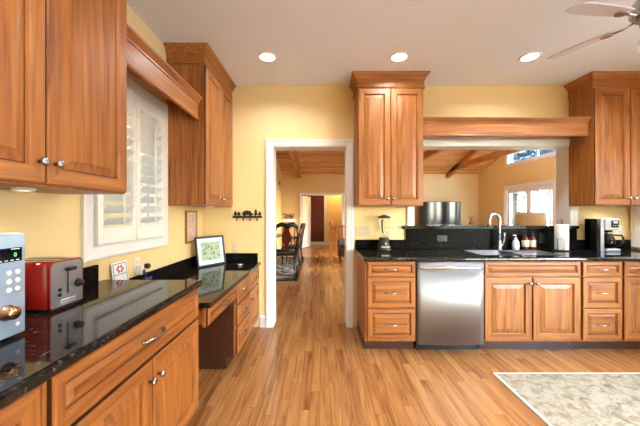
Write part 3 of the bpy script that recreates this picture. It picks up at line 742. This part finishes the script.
# paper towel holder
t = thing('paper_towel_holder', 'black wire stand holding a white paper towel roll', 'holder', (2.678, 3.27, CT))
B().lathe([(.078, 0), (.078, .006), (.072, .010), (.004, .011)], n=28).tube([(0, 0, .01), (0, 0, .335)], .005, 8).tube([(-.012, 0, .335), (-.012, 0, .352), (0, 0, .360), (.012, 0, .352), (.012, 0, .335), (0, 0, .332)], .0035, 6).obj('stand', BLKI, t)
B().tube([(-.070, -.030, .008), (-.074, -.032, .135), (-.030, -.072, .137), (-.026, -.069, .012)], .003, 6).obj('wire_arm', BLKI, t)
o = B().lathe([(.020, .014), (.062, .014), (.064, .018), (.064, .290), (.062, .294), (.020, .294), (.020, .014)], n=36).obj('paper_towel_roll', PAPER, None, (2.678, 3.27, CT)); tag(o, 'white paper towel roll on the black wire stand', 'paper towel')
# coffee maker
t = thing('coffee_maker', 'black and steel drip coffee maker with glass carafe', 'coffee maker', (3.145, 3.275, CT))
B().box(-.098, -.004-.05, -.03, .125, .0, .355, .008).box(-.098, .098, .045, .125, .0, .355, .008).obj('reservoir_housing', BLACK, t)
B().box(-.054, .098, -.095, .045, .0, .032, .006).obj('base_plate', STEELH, t)
b = B(); b.box(-.060, .098, -.085, .048, .232, .357, .008); h = b.obj('brew_head', STEELH, t)
B().box(-.098, -.058, -.075, -.028, 0, .355, .006).obj('steel_pillar', STEELH, t)
b = B(); b.box(.005, .085, -.089, -.083, .262, .338, .002); c = b.obj('control_panel', BLKG, h)
b = B(); b.box(.022, .068, -.091, -.088, .308, .328)
for x in (.02, .045, .07): b.lathe([(.007, -.088), (.007, -.093), (.004, -.094)], (x, 0, .282), 10, 0, 'Y')
b.obj('buttons', CHROME, c)
B().lathe([(.050, .228), (.046, .21), (.02, .205)], (.02, -.02, 0), 20).obj('filter_cone', BLACK, t)
cf = B().lathe([(.050, .034), (.064, .05), (.068, .09), (.060, .14), (.046, .165), (.050, .178), (.047, .178), (.043, .165), (.057, .138), (.064, .09), (.060, .052), (.046, .038)], (.024, -.024, 0), 24).obj('carafe', SMOKE, t)
B().lathe([(.052, .172), (.053, .186), (.04, .194), (.004, .196)], (.024, -.024, 0), 24).lathe([(.0475, .160), (.0535, .162), (.0535, .174), (.0475, .174)], (.024, -.024, 0), 24).obj('carafe_lid', BLACK, cf)
B().tube([(.066, -.05, .176), (.115, -.085, .178), (.128, -.094, .15), (.122, -.090, .10), (.104, -.078, .062), (.08, -.062, .06)], [.008, .010, .011, .010, .008, .006], 8).obj('carafe_handle', BLACK, cf)

def outlet(label, loc, rz, gang=1, m=PLATE, horizontal=False, switch=False):
    t = thing('wall_outlet' if not switch else 'light_switch', label, 'outlet' if not switch else 'switch', loc, rz)
    wd = .035+.046*(gang-1)/1.0; hh = .058
    M = Matrix.Rotation(R(90), 4, 'Y') if horizontal else Matrix.Identity(4)
    B().box(-wd, wd, -.006, 0, -hh, hh, .003, M=M).obj('cover_plate', m, t)
    for g in range(gang):
        cx = (g-(gang-1)/2)*.046
        if switch: B().box(cx-.005, cx+.005, -.014, -.005, -.012, .012, .002, M=M).obj('toggle', IVORY, t)
        else:
            b = B()
            for z in (-.020, .020): b.box(cx-.017, cx+.017, -.0085, -.005, z-.014, z+.014, .003, M=M)
            rcp = b.obj('receptacle', m, t); b = B()
            for z in (-.020, .020):
                for q in (-.006, .006): b.box(cx+q-.0012, cx+q+.0012, -.0092, -.0084, z-.004, z+.006, M=M)
            b.obj('slots', BLACK, rcp)
    return t
outlet('almond double outlet plate left of the blender', (.497, WB-.0005, 1.130), 0, 2)
outlet('almond switch plate behind the blender', (.850, WB-.0005, 1.130), 0, 2, switch=True)
outlet('black outlet lying sideways on the granite splash left of the faucet', (1.415, 3.4195, 1.040), 0, 1, BLACK, True)
outlet('black outlet on the granite splash left of the paper towels', (2.575, 3.4195, 1.040), 0, 1, BLACK)
outlet('ivory outlet on the wall right of the coffee maker', (3.50, WB-.0005, 1.135), 0, 1, IVORY)
outlet('almond outlet above the desk beside the framed print', (-.985, WB-.0005, .925), 0, 1)
outlet('almond outlet below the shutters with a charger plugged in', (WL+.0005, 2.20, .945), 90, 1, IVORY)

# ------------------------------------------------------------------ left counter objects
# microwave (front faces +X); local front -y
t = thing('microwave_oven', 'silver microwave oven at the left edge of the counter', 'microwave', (-1.030, .530, CT), 90)
hh = .352
B().box(0, .492, .010, .318, .010, hh, .006).obj('casing', MICRO, t)
for x in (.04, .45):
    for y in (.05, .28): B().lathe([(.014, 0), (.014, .0105)], (x, y, 0), 12).obj('foot', BLACK, t)
b = B(); b.box(.384, .492, -.012, .010, .010, hh, .007, seg=3); cp = b.obj('control_panel', MICRO, t)
dd = B().box(0, .382, -.012, .010, .010, hh, .006).obj('door', MICRO, t)
B().box(.04, .33, -.0135, -.011, .05, hh-.05, .001).obj('door_window', BLKG, dd)
B().tube([(.355, -.012, .06), (.355, -.04, .07), (.355, -.04, hh-.07), (.355, -.012, hh-.06)], .008).obj('handle', CHROME, dd)
ds = B().box(.390, .477, -.014, -.010, .258, .304, .0015).obj('display', BLKG, cp)
b = B(); tm = text_mesh('0', .019); b.merge(tm, 0, Matrix.Translation((.4535, -.0142, .280)) @ Matrix.Rotation(R(90), 4, 'X')); b.obj('display_digit', GREEN, ds)
b = B()
for i in range(4):
    b.box(.402+i*.018, .412+i*.018, -.0146, -.0138, .262, .2645)
b.box(.440, .468, -.0146, -.0138, .2985, .301); b.obj('display_marks', WHITE, ds)
for x in (.434, .461):
    for z in (.222, .194, .166): B().lathe([(.0085, -.011), (.0085, -.015), (.0055, -.0165)], (x, 0, z), 14, 0, 'Y').obj('button', WHITE, cp)
B().lathe([(.0065, -.011), (.0065, -.015), (.004, -.016)], (.461, 0, .048), 12, 0, 'Y').obj('button', WHITE, cp)
B().lathe([(.026, -.011), (.026, -.016), (.022, -.018), (.021, -.040), (.018, -.043), (.003, -.043)], (.428, 0, .094), 28, 0, 'Y').obj('dial_knob', COPPER, cp)

# toaster (lever end faces +X): local x = world Y (width), local y = depth into the counter
t = thing('toaster', 'red two-slot toaster with steel lever end beside the microwave', 'toaster', (-1.125, 1.225, CT), 90)
TW, TD, TH = .172, .218, .212
def rrect(x0, x1, z0, z1, r, n=5):
    out = []
    for cx, cz_, a in ((x1-r, z1-r, 0), (x0+r, z1-r, 90), (x0+r, z0+r*.4, 180), (x1-r, z0+r*.4, 270)):
        for k in range(n+1):
            rr_ = r if a < 180 else r*.4
            out.append((cx+rr_*math.cos(R(a+90*k/n)) if a < 180 else (x0+rr_ if a == 180 else x1-rr_)+rr_*math.cos(R(a+90*k/n)), cz_+rr_*math.sin(R(a+90*k/n))))
    return out
P = rrect(0, TW, .012, TH, .026)
b = B(); b.prism(P, lambda u, v, q: (u, q, v), .006, TD); 
for f in b.bm.faces: f.smooth = len(f.verts) == 4
b.obj('shell', RED, t)
P2 = rrect(.004, TW-.004, .015, TH-.005, .024)
f2 = B().prism(P2, lambda u, v, q: (u, q, v), -.004, .006).obj('end_panel', STEELH, t)
P3 = rrect(-.001, TW+.001, .011, TH+.001, .027)
b = B(); Q = rrect(.005, TW-.005, .016, TH-.006, .023)
b.loops([[(u, .008, v) for u, v in P3], [(u, -.002, v) for u, v in P3], [(u, -.002, v) for u, v in Q], [(u, .008, v) for u, v in Q]], 0, False, cap=False, close=True); b.obj('end_rim', RED, t)
B().box(.004, TW-.004, .004, TD-.002, .0, .013, .003).obj('base', BLACK, t)
sl = B().box(.030, TW-.030, .02, TD-.02, TH-.003, TH+.002, .002).obj('top_plate', CHROME, t)
B().box(.044, .072, .03, TD-.03, TH+.0015, TH+.0025).box(TW-.072, TW-.044, .03, TD-.03, TH+.0015, TH+.0025).obj('bread_slots', BLACK, sl)
B().box(.083, .089, -.0055, -.003, .065, .175).obj('lever_track', BLACK, f2)
B().box(.066, .112, -.028, -.004, .164, .180, .006).obj('lever', BLACK, f2)
B().lathe([(.019, -.004), (.019, -.010), (.015, -.014), (.014, -.026), (.003, -.027)], (.140, 0, .098), 20, 0, 'Y').obj('browning_dial', BLACK, f2)
for z in (.088, .066): B().lathe([(.008, -.004), (.008, -.008), (.005, -.009)], (.045, 0, z), 12, 0, 'Y').obj('button', BLACK, f2)
bd = B().box(.050, .128, -.0055, -.003, .026, .042, .002).obj('badge', WHITE, f2)
B().box(.054, .124, -.0062, -.005, .030, .038).obj('badge_plate', STEELH, bd)

# framed print on the desk, leaning in the corner
def frame(name, label, w_, h_, fw, loc, rot, mf, mm, ma, mat_w, glassy=False, cat='picture'):
    t = thing(name, label, cat, loc); t.rotation_euler = rot
    b = B(); b.sweep([(0, 0), (0, h_), (w_, h_), (w_, 0)], [(0, 0), (0, .018), (.004, .022), (fw-.004, .019), (fw, .014), (fw, 0)], lambda u, v, q: (u, -q, v), close=True); b.obj('picture_frame', mf, t)
    B().box(fw, w_-fw, -.008, -.001, fw, h_-fw).obj('mat_board', mm, t)
    B().box(fw+mat_w, w_-fw-mat_w, -.0088, -.0078, fw+mat_w, h_-fw-mat_w).obj('print', ma, t)
    if glassy: B().box(fw, w_-fw, -.0115, -.0105, fw, h_-fw).obj('glass_pane', GLASS, t)
    return t
ang = math.atan2(3.36-3.05, -1.08+1.27)
frame('framed_print', 'navy-framed green botanical print leaning in the desk corner', .365, .318, .018, (-1.27, 3.05, DT+.0005), (R(-9), 0, ang), DNAVY, WHITE, ARTG, .045, True)
frame('framed_picture', 'small narrow wooden frame hanging on the yellow wall above the desk', .255, .335, .020, (WL+.001, 2.99, 1.022), (0, 0, R(90)), OAKR, LABEL, ARTS, .012)
# card leaning on wall
t = thing('greeting_card', 'small white card with blue border and pink drawing below the shutters', 'card', (WL+.055, 1.905, DT), 90)
t.rotation_euler = (R(-8), 0, R(90))
B().box(0, .150, 0, .004, 0, .245, .001).obj('card_sheet', WHITE, t)
b = B()
for x0, x1, z0, z1 in ((.010, .014, .02, .235), (.136, .140, .02, .235), (.010, .140, .231, .235), (.010, .140, .16, .164)): b.box(x0, x1, -.0008, .0005, z0, z1)
b.obj('printed_border', BLUE, t)
b = B()
for a in range(0, 360, 60): b.lathe([(.010, -.0010), (.010, .0005)], (.075+.026*math.cos(R(a)), 0, .197+.018*math.sin(R(a))), 12, 0, 'Y')
b.obj('printed_drawing', PINKM, t)
# charger on outlet with cord
t = thing('wall_charger', 'pale grey charger plugged into the outlet below the shutters', 'charger', (WL+.0098, 2.20, .925), 90)
B().box(-.030, .030, -.050, 0, -.050, .020, .008).obj('charger_body', IVORY, t)
B().lathe([(.017, -.045), (.020, -.052), (.020, -.075), (.012, -.082)], (.018, 0, .010), 16, 0, 'Y').obj('plug_head', BLACK, t)
B().box(-.02, .012, -.053, -.049, -.04, -.012, .002).obj('screen', DNAVY, t)
o = B().tube([(-1.312, 2.19, .880), (-1.27, 2.16, .90), (-1.24, 2.11, .90), (-1.23, 2.06, .872), (-1.235, 2.02, .80), (-1.24, 1.99, .770), (-1.24, 1.93, .768)], .004, 8).obj('power_cord', BLACK); tag(o, 'black power cord hanging from the charger by the card', 'cord')
t = thing('ribbon_bow', 'tiny purple ribbon bow on the desk beside the white card', 'ribbon', (-1.22, 2.085, DT))
b = B().tube([(0, 0, 0), (0, 0, .09)], .006, 8)
for s in (-1, 1): b.tube([(0, 0, .09), (.01, s*.016, .115), (.01, s*.032, .112), (.01, s*.028, .095), (0, 0, .09)], .006, 6)
b.obj('bow_loops', PURP, t); B().lathe([(.028, 0), (.028, .006), (.008, .012)], n=16).obj('base_disc', WHITE, t)
# small glass dish on desk
t = thing('glass_dish', 'small clear glass dish on the desk top near the doorway', 'dish', (-.86, 3.18, DT))
B().lathe([(.022, 0), (.034, .010), (.042, .022), (.040, .022), (.031, .012), (.018, .004)], n=24).obj('dish_bowl', GLASS, t)
b = B()
for i in range(5): a = i*1.3; b.lathe([(.008, .008), (.009, .014), (.004, .018)], (.014*math.cos(a), .014*math.sin(a), 0), 8)
b.obj('pebbles', WHITE, t)

# hook rack
t = thing('hook_rack', 'black iron hook rack with small tree and truck figures on the yellow wall', 'rack', (-1.020, WB-.0005, 1.275), 0); t.scale = (1.09, 1, 1.1)
B().box(0, .315, -.010, 0, .0, .022, .002).obj('rack_bar', BLKI, t)
fs = lambda u, v, q: (u, -q, v)
def tree2(b, x, h): b.prism([(x-.006, .020), (x+.006, .020), (x+.006, .032), (x+.024, .032), (x+.010, .032+h*.4), (x+.017, .032+h*.4), (x, .032+h), (x-.017, .032+h*.4), (x-.010, .032+h*.4), (x-.024, .032), (x-.006, .032)], fs, .002, .009)
for x, h in ((.030, .045), (.066, .038), (.248, .068), (.290, .040)):
    b = B(); tree2(b, x, h); b.obj('tree_figure', BLKI, t)
b = B(); b.prism([(.105, .030), (.215, .030), (.215, .052), (.200, .054), (.192, .074), (.150, .080), (.125, .072), (.105, .060)], fs, .002, .009)
for x in (.128, .192): b.lathe([(.013, -.012), (.013, -.002)], (x, 0, .031), 14, 0, 'Y')
b.obj('truck_figure', BLKI, t)
for x in (.05, .118, .190, .265):
    B().tube([(x, -.010, .012), (x, -.012, -.020), (x, -.024, -.030), (x, -.036, -.022), (x, -.038, -.010)], .0045, 8).obj('hook', BLKI, t)

# ------------------------------------------------------------------ ceiling lights and fan
def can(label, loc, power, group=None):
    t = thing('recessed_light', label, 'light', loc, 0, group)
    B().lathe([(.070, -.001), (.095, -.001), (.095, -.005), (.086, -.009), (.070, -.006)], n=32, close=True).obj('trim_ring', WHITE, t)
    B().lathe([(.070, -.0015), (.066, -.004), (.004, -.005)], n=28).obj('lens', LAMP, t)
    l = bpy.data.lights.new('recessed_lamp', 'AREA'); l.shape = 'DISK'; l.size = .13; l.energy = power; l.color = (.84, .93, 1.0); l.spread = R(150)
    o = bpy.data.objects.new('recessed_lamp', l); C.objects.link(o); o.parent = t; o.location = (0, 0, -.012)
    return t
CANP = 11
for x, lb in ((-.50, 'recessed ceiling light left of the doorway end of the kitchen'), (.755, 'recessed ceiling light above the blender cabinet'), (2.0, 'recessed ceiling light nearest the ceiling fan')):
    can(lb, (x, 2.81, H), CANP)
can('added unseen fill light brightening the right wall cabinet', (3.0, 2.05, H), CANP*2.2)  # extra can out of view, added to light the right cabinet front
for x in (-.5, .755): can('added fill light behind the camera', (x, .55, H), CANP, 'added fill lights behind the camera')  # unseen cans added as fill lighting
for x in (-.5, .755, 2.0): can('added fill light behind the camera', (x, -1.4, H), CANP, 'added fill lights behind the camera')  # further unseen row added for fill

t = thing('ceiling_fan', 'nickel ceiling fan with pale blades at the upper right', 'fan', (1.97, 1.74, 2.5))
B().lathe([(.065, .3195), (.065, .30), (.045, .27), (.014, .26), (.014, .12), (.03, .115)], n=24).obj('downrod', NICK, t)
B().lathe([(.03, .12), (.085, .10), (.105, .07), (.105, .02), (.085, -.005), (.06, -.015)], n=32).obj('motor_housing', NICK, t)
B().lathe([(.06, -.015), (.065, -.03), (.055, -.055), (.02, -.065), (.004, -.066)], n=28).obj('switch_housing', NICK, t)
bl = None
for k in range(5):
    a = R(115+72*k)
    if bl is None:
        b = B(); out = []
        for x, hw in ((.19, .045), (.24, .056), (.34, .066), (.44, .068), (.515, .060), (.545, .040)): out.append((x, hw))
        poly = out+[(x, -hw) for x, hw in reversed(out)]
        b.prism(poly, lambda u, v, q: (u, v, q), -.004, .004, M=Matrix.Rotation(R(-13), 4, 'X')); bl = b.obj('blade', BLADE, t)
        b = B().tube([(.09, 0, .0), (.13, 0, -.012), (.17, 0, -.010), (.22, 0, -.007)], [.012, .010, .012, .014], 8, flat=.5).lathe([(.034, -.014), (.034, -.006), (.028, -.004)], (.215, 0, 0), 18, M=Matrix.Rotation(R(-13), 4, 'X')).obj('blade_iron', NICK, bl)
        ir = b; bl.rotation_euler = (0, 0, a)
    else:
        c = bl.copy(); C.objects.link(c); c.parent = t; c.rotation_euler = (0, 0, a)
        d = ir.copy(); C.objects.link(d); d.parent = c

# ------------------------------------------------------------------ kitchen rug
t = thing('area_rug', 'cream faded floral area rug on the oak floor at lower right', 'rug', (1.43, .05, 0))
B().box(.02, 1.98, .02, 2.38, 0, .009, .003).obj('rug_field', RUGM, t)
b = B(); b.sweep([(0, 0), (0, 2.40), (2.0, 2.40), (2.0, 0)], [(0, 0), (0, .008), (.004, .010), (.020, .010), (.020, 0)], close=True); b.obj('rug_binding', LABEL, t)

# ------------------------------------------------------------------ great room things
# television and console
t = thing('television', 'large black flat television on the long low console', 'television', (4.34, 10.66, .88))
B().box(-.74, .74, -.02, .03, .03, .86, .006).obj('tv_body', BLACK, t)
B().box(-.725, .725, -.022, -.019, .045, .845).obj('screen', BLKG, t)
B().box(-.30, .30, -.10, .12, 0, .012, .004).box(-.05, .05, 0, .025, .01, .05).obj('tv_stand', BLACK, t)
t = thing('tv_console', 'honey wood console below the television', 'console', (4.6, 10.70, 0))
B().box(-1.25, 1.25, -.27, .27, .84, .88, .006).obj('console_top', OAKR, t)
B().box(-1.22, 1.22, -.24, .26, .08, .84, .004).obj('console_body', OAKR, t)
for i in range(4): front('console_door', -1.20+i*.60, -.61+i*.60, .1, .82, t, 'door', ('knob', -.66+i*.60 if i % 2 == 0 else -1.15+i*.60, .5)).location = (0, -.24, 0)
for x in (-1.15, 1.15):
    for y in (-.2, .2): B().box(x-.03, x+.03, y-.03, y+.03, 0, .08).obj('foot', OAKR, t)
t = thing('decor_vase', 'small brown vase on the console right of the television', 'vase', (5.44, 10.62, .88))
B().lathe([(.05, 0), (.075, .05), (.07, .12), (.03, .17), (.035, .20)], n=18).obj('vase_body', OAKR, t)
b = B()
for i in range(6): a = i*1.05; b.tube([(0, 0, .18), (.03*math.cos(a), .03*math.sin(a), .26), (.07*math.cos(a), .07*math.sin(a), .33)], .006, 5)
b.obj('dried_stems', BARK, t)
# lamp and its table
t = thing('console_table', 'dark sofa table behind the bar ledge under the lamp', 'table', (3.28, 4.60, 0))
B().box(-.55, .55, -.2, .2, .72, .76, .006).obj('tabletop', TABW, t)
for x in (-.5, .5):
    for y in (-.15, .15): B().box(x-.025, x+.025, y-.025, y+.025, 0, .72, .004).obj('leg', TABW, t)
B().box(-.5, .5, -.15, .15, .14, .16).obj('shelf', TABW, t)
t = thing('table_lamp', 'table lamp with beige drum shade in front of the french doors', 'lamp', (3.28, 4.60, .76))
B().lathe([(.08, 0), (.08, .015), (.03, .03), (.05, .10), (.055, .16), (.025, .26), (.012, .30), (.012, .36)], n=24).obj('lamp_base', NICK, t)
B().lathe([(.212, .30), (.200, .587), (.198, .587), (.210, .30)], n=40, close=True).obj('lamp_shade', SHADE, t)
B().tube([(-.199, 0, .575), (.199, 0, .575)], .003, 6).tube([(0, -.199, .575), (0, .199, .575)], .003, 6).tube([(0, 0, .36), (0, 0, .60)], .004, 6).lathe([(.006, .60), (.010, .608), (.003, .622)], n=10).obj('shade_harp', NICK, t)

# dining chairs
def chair(label, loc, rz, arms=False):
    t = thing('dining_chair', label, 'chair', loc, rz, None)     # faces -y locally (front), back at +y
    pr = [(-.22, .21), (-.25, -.22), (.25, -.22), (.22, .21)]
    B().prism(pr, lambda u, v, q: (u, v, q), .40, .445).prism([(p[0]*.93, p[1]*.93) for p in pr], lambda u, v, q: (u, v, q), .445, .485, 1).obj('seat', [BLKW, DGREY], t)
    for s in (-1, 1):
        B().tube([(s*.22, -.19, .40), (s*.235, -.205, .28), (s*.225, -.195, .12), (s*.24, -.215, 0.008)], [.028, .024, .016, .018], 8).obj('leg', BLKW, t)
        B().tube([(s*.195, .19, .42), (s*.20, .21, .22), (s*.205, .25, .01)], [.022, .019, .017], 8).obj('leg', BLKW, t)
    b = B()
    for s in (-1, 1): b.tube([(s*.195, .19, .42), (s*.205, .215, .62), (s*.225, .25, .82), (s*.20, .285, .985)], [.022, .02, .021, .026], 8)
    b.tube([(-.215, .285, .975), (-.12, .292, 1.02), (0, .295, 1.00), (.12, .292, 1.02), (.215, .285, .975)], [.034, .046, .044, .046, .034], 8, flat=1)
    b.tube([(-.19, .20, .50), (.19, .20, .50)], .016, 8); b.obj('backrest', BLKW, t)
    spl = [(-.045, .50), (-.035, .60), (-.085, .70), (-.095, .80), (-.05, .90), (-.06, .985), (.06, .985), (.05, .90), (.095, .80), (.085, .70), (.035, .60), (.045, .50)]
    B().prism(spl, lambda u, v, q: (u, .205+(v-.5)*.17+q, v), -.008, .008).obj('splat', REDW, t)
    if arms:
        for s in (-1, 1): B().tube([(s*.22, .235, .70), (s*.27, .10, .68), (s*.29, -.08, .68), (s*.27, -.10, .60), (s*.235, -.06, .44)], .018, 8).obj('armrest', BLKW, t)
    return t
chair('black dining chair with red splat, its back to the doorway', (-.77, 6.40, .012), 195); bpy.data.objects['dining_chair'].scale = (1.08, 1.08, 1.06)
chair('black dining armchair farther from the doorway at the table', (-.72, 7.62, .012), 262, True)
t = thing('dining_table', 'dark oval dining table on the patterned rug', 'table', (-1.75, 7.55, .012))
b = B(); l = [(.78*math.cos(2*math.pi*i/40), 1.0*math.sin(2*math.pi*i/40)) for i in range(40)]
b.prism(l, lambda u, v, q: (u, v, q), .72, .755); b.obj('tabletop', TABW, t)
for y in (-.45, .45): B().lathe([(.06, .06), (.09, .12), (.06, .25), (.08, .45), (.05, .60), (.09, .72)], (0, y, 0), 16).box(-.35, .35, y-.035, y+.035, .0, .07, .01).obj('pedestal', TABW, t)
t = thing('dining_rug', 'dark floral rug with black border under the dining chairs', 'rug', (-2.9, 5.80, 0))
B().box(.10, 2.35, .10, 3.0, 0, .011, .002).obj('rug_field', RUGD, t)
B().sweep([(0, 0), (0, 3.1), (2.45, 3.1), (2.45, 0)], [(0, 0), (0, .010), (.004, .012), (.10, .012), (.10, 0)], close=True).obj('rug_border', BLKI, t)
# plant stand with planter
t = thing('plant_stand', 'tall brown wooden stand in the corner behind the dining chairs', 'stand', (-1.10, 10.35, 0))
B().box(-.24, .24, -.16, .16, .99, 1.02, .004).obj('top', OAKR, t)
for x in (-.21, .21):
    for y in (-.13, .13): B().box(x-.02, x+.02, y-.02, y+.02, 0, .99, .003).obj('leg', OAKR, t)
B().box(-.21, .21, -.13, .13, .80, .82).box(-.21, .21, -.13, .13, .35, .37).obj('shelf', OAKR, t)
t = thing('flower_planter', 'white planter box of purple and pink flowers on the wooden stand', 'planter', (-1.10, 10.35, 1.02))
B().box(-.22, .22, -.11, .11, 0, .10, .01).obj('planter_box', WHITE, t)
for nm, mm, n, sd in (('purple_flowers', PURP, 22, 1), ('pink_flowers', PINKM, 22, 2), ('foliage', GRASS, 26, 3)):
    random.seed(sd); b = B()
    for i in range(n):
        x, y, z, r = random.uniform(-.2, .2), random.uniform(-.09, .09), random.uniform(.11, .30), random.uniform(.018, .034)
        if nm == 'foliage': b.tube([(x*.6, y*.6, .09), (x, y, z)], [.004, .010], 5)
        else: b.lathe([(.002, -r*.5), (r, 0), (r*.6, r*.5), (.002, r*.6)], (x, y, z), 7)
    b.obj(nm, mm, t)
# thermostat & switch on return wall
o = B().box(-.04, .04, -.022, 0, -.06, .06, .005).obj('thermostat', BLKI, None, (-1.4195, 10.25, 2.37), (0, 0, R(90))); tag(o, 'small dark wall speaker high on the far dining wall', 'speaker'); o.name = 'wall_speaker'
outlet('ivory light switch on the far dining wall past the doorway', (-1.4195, 10.0, 1.45), 90, 1, IVORY, switch=True)
# stair railing
t = thing('stair_railing', 'brown wooden stair railing with thin balusters beyond the doorway', 'railing', (.37, 10.05, 0))
B().box(-.04, .04, -.04, .04, 0, .96, .006).lathe([(.05, .96), (.05, .98), (.03, 1.0), (.036, 1.02), (.004, 1.05)], n=14).obj('newel_post', OAKR, t)
B().box(.04, .75, -.03, .03, .86, .91, .008).obj('handrail', OAKR, t)
B().tube([(.04, .10, .84), (.60, .50, .42)], .028, 8).obj('sloped_handrail', OAKR, t)
for i in range(5): B().box(.14+i*.12, .18+i*.12, -.018, .018, 0, .862, .002).obj('baluster', OAKR, t)
# grey armchair
t = thing('armchair', 'grey upholstered armchair just visible past the right door jamb', 'armchair', (1.02, 8.0, 0), -60)
B().box(-.40, .40, -.40, .38, .14, .36, .03, seg=3).obj('seat_base', GREY, t)
B().box(-.29, .29, -.40, .24, .36, .47, .04, seg=3).obj('seat_cushion', GREY, t)
B().box(-.40, .40, .22, .42, .36, 1.0, .06, seg=4).obj('backrest', GREY, t)
for s in (-1, 1): B().box(s*.30 if s > 0 else -.42, .42 if s > 0 else -.30, -.40, .22, .36, .62, .04, seg=3).obj('armrest', GREY, t)
for x in (-.34, .34):
    for y in (-.34, .32): B().lathe([(.022, 0), (.03, .14)], (x, y, 0), 10).obj('leg', TABW, t)
# hall ceiling light
t = thing('hall_light', 'flush ceiling light in the hall past the far opening', 'light', (.75, 11.75, 2.5))
B().lathe([(.16, 0), (.16, -.02), (.15, -.03)], n=24).obj('light_base', NICK, t)
B().lathe([(.15, -.03), (.13, -.08), (.06, -.11), (.004, -.115)], n=24).obj('glass_bowl', PUCK, t)
l = bpy.data.lights.new('hall_lamp', 'POINT'); l.energy = 26; l.color = (1, .72, .36); l.shadow_soft_size = .1
o = bpy.data.objects.new('hall_lamp', l); C.objects.link(o); o.parent = t; o.location = (0, 0, -.2)

# ------------------------------------------------------------------ outdoors
struct(B().box(-60, 60, -60, 80, -.4, -.12).obj('ground', GRASS))
def tree(label, loc, h, r, seed):
    random.seed(seed); t = thing('leafy_tree', label, 'tree', loc, 0)
    b = B().tube([(0, 0, 0), (.05, .02, h*.4), (0, .05, h*.8)], [.20, .15, .06], 10)
    for i in range(7): a = i*.9; b.tube([(0, 0, h*(.35+.06*i)), (r*.7*math.cos(a), r*.7*math.sin(a), h*(.5+.06*i))], [.05, .02], 6)
    b.obj('trunk', BARK, t)
    b = B()
    for i in range(9000):
        u, v, q = random.gauss(0, .45), random.gauss(0, .45), random.gauss(0, .45)
        if u*u+v*v+q*q > 1: continue
        p = Vector((u*r, v*r, h*.65+q*h*.4))
        if p.z < .4: continue
        s = random.uniform(.09, .20); e = Vector((random.uniform(-1, 1), random.uniform(-1, 1), random.uniform(-.6, .6))).normalized(); g = e.orthogonal().normalized()
        f = b.bm.faces.new([b.bm.verts.new(p+e*s), b.bm.verts.new(p+g*s*.5), b.bm.verts.new(p-e*s), b.bm.verts.new(p-g*s*.5)])
    b.obj('foliage', LEAF, t)
struct(B().box(-2.5, 6.5, -9, -2.76, -.13, -.02).obj('floor', BOUNCE_TERR))  # unseen pale slab added to bounce daylight up to the ceiling
struct(B().box(3.79, 13.6, -7, 3.0, -.13, -.02).obj('floor', BOUNCE_TERR))  # same added reflector outside the right windows
def hedge(label, x, y0, y1, h, n, seed):
    random.seed(seed); b = B(); t = thing('added_hedge', label, 'hedge', (x, (y0+y1)/2, -.12)); hl = (y1-y0)/2
    for i in range(n):
        p = Vector((random.gauss(0, .17), random.uniform(-hl, hl), random.uniform(.05, h)))
        s_ = random.uniform(.05, .11); e = Vector((random.uniform(-1, 1), random.uniform(-1, 1), random.uniform(-.6, .6))).normalized(); g = e.orthogonal().normalized()
        b.bm.faces.new([b.bm.verts.new(p+e*s_), b.bm.verts.new(p+g*s_*.5), b.bm.verts.new(p-e*s_), b.bm.verts.new(p-g*s_*.5)])
    b.obj('foliage', LEAF, t); B().box(-.13, .13, -hl, hl, 0, h-.05).obj('branch_core', BARK, t)
hedge('added leafy hedge darkening the shuttered kitchen window', -2.75, -.6, 3.3, 2.9, 6000, 11)  # added to dim the daylight behind the shutters
hedge('added unseen hedge blocking low sun right of the kitchen', 14.0, -8, 2.2, 5.6, 12000, 12)  # added out of view to keep low sun out of the kitchen
struct(B().box(WR+.15, WR+1.2, -3, 3.3, 2.50, 2.62).obj('trim_11', TRIM))  # unseen eave added to cut high sky light at the right window
tree('pale blue-green tree outside the transom window, left side of it', (13.4, 20.3, -.12), 8.4, 2.5, 3)
tree('pale blue-green tree outside the transom window, right side of it', (12.6, 15.2, -.12), 7.6, 2.4, 4)
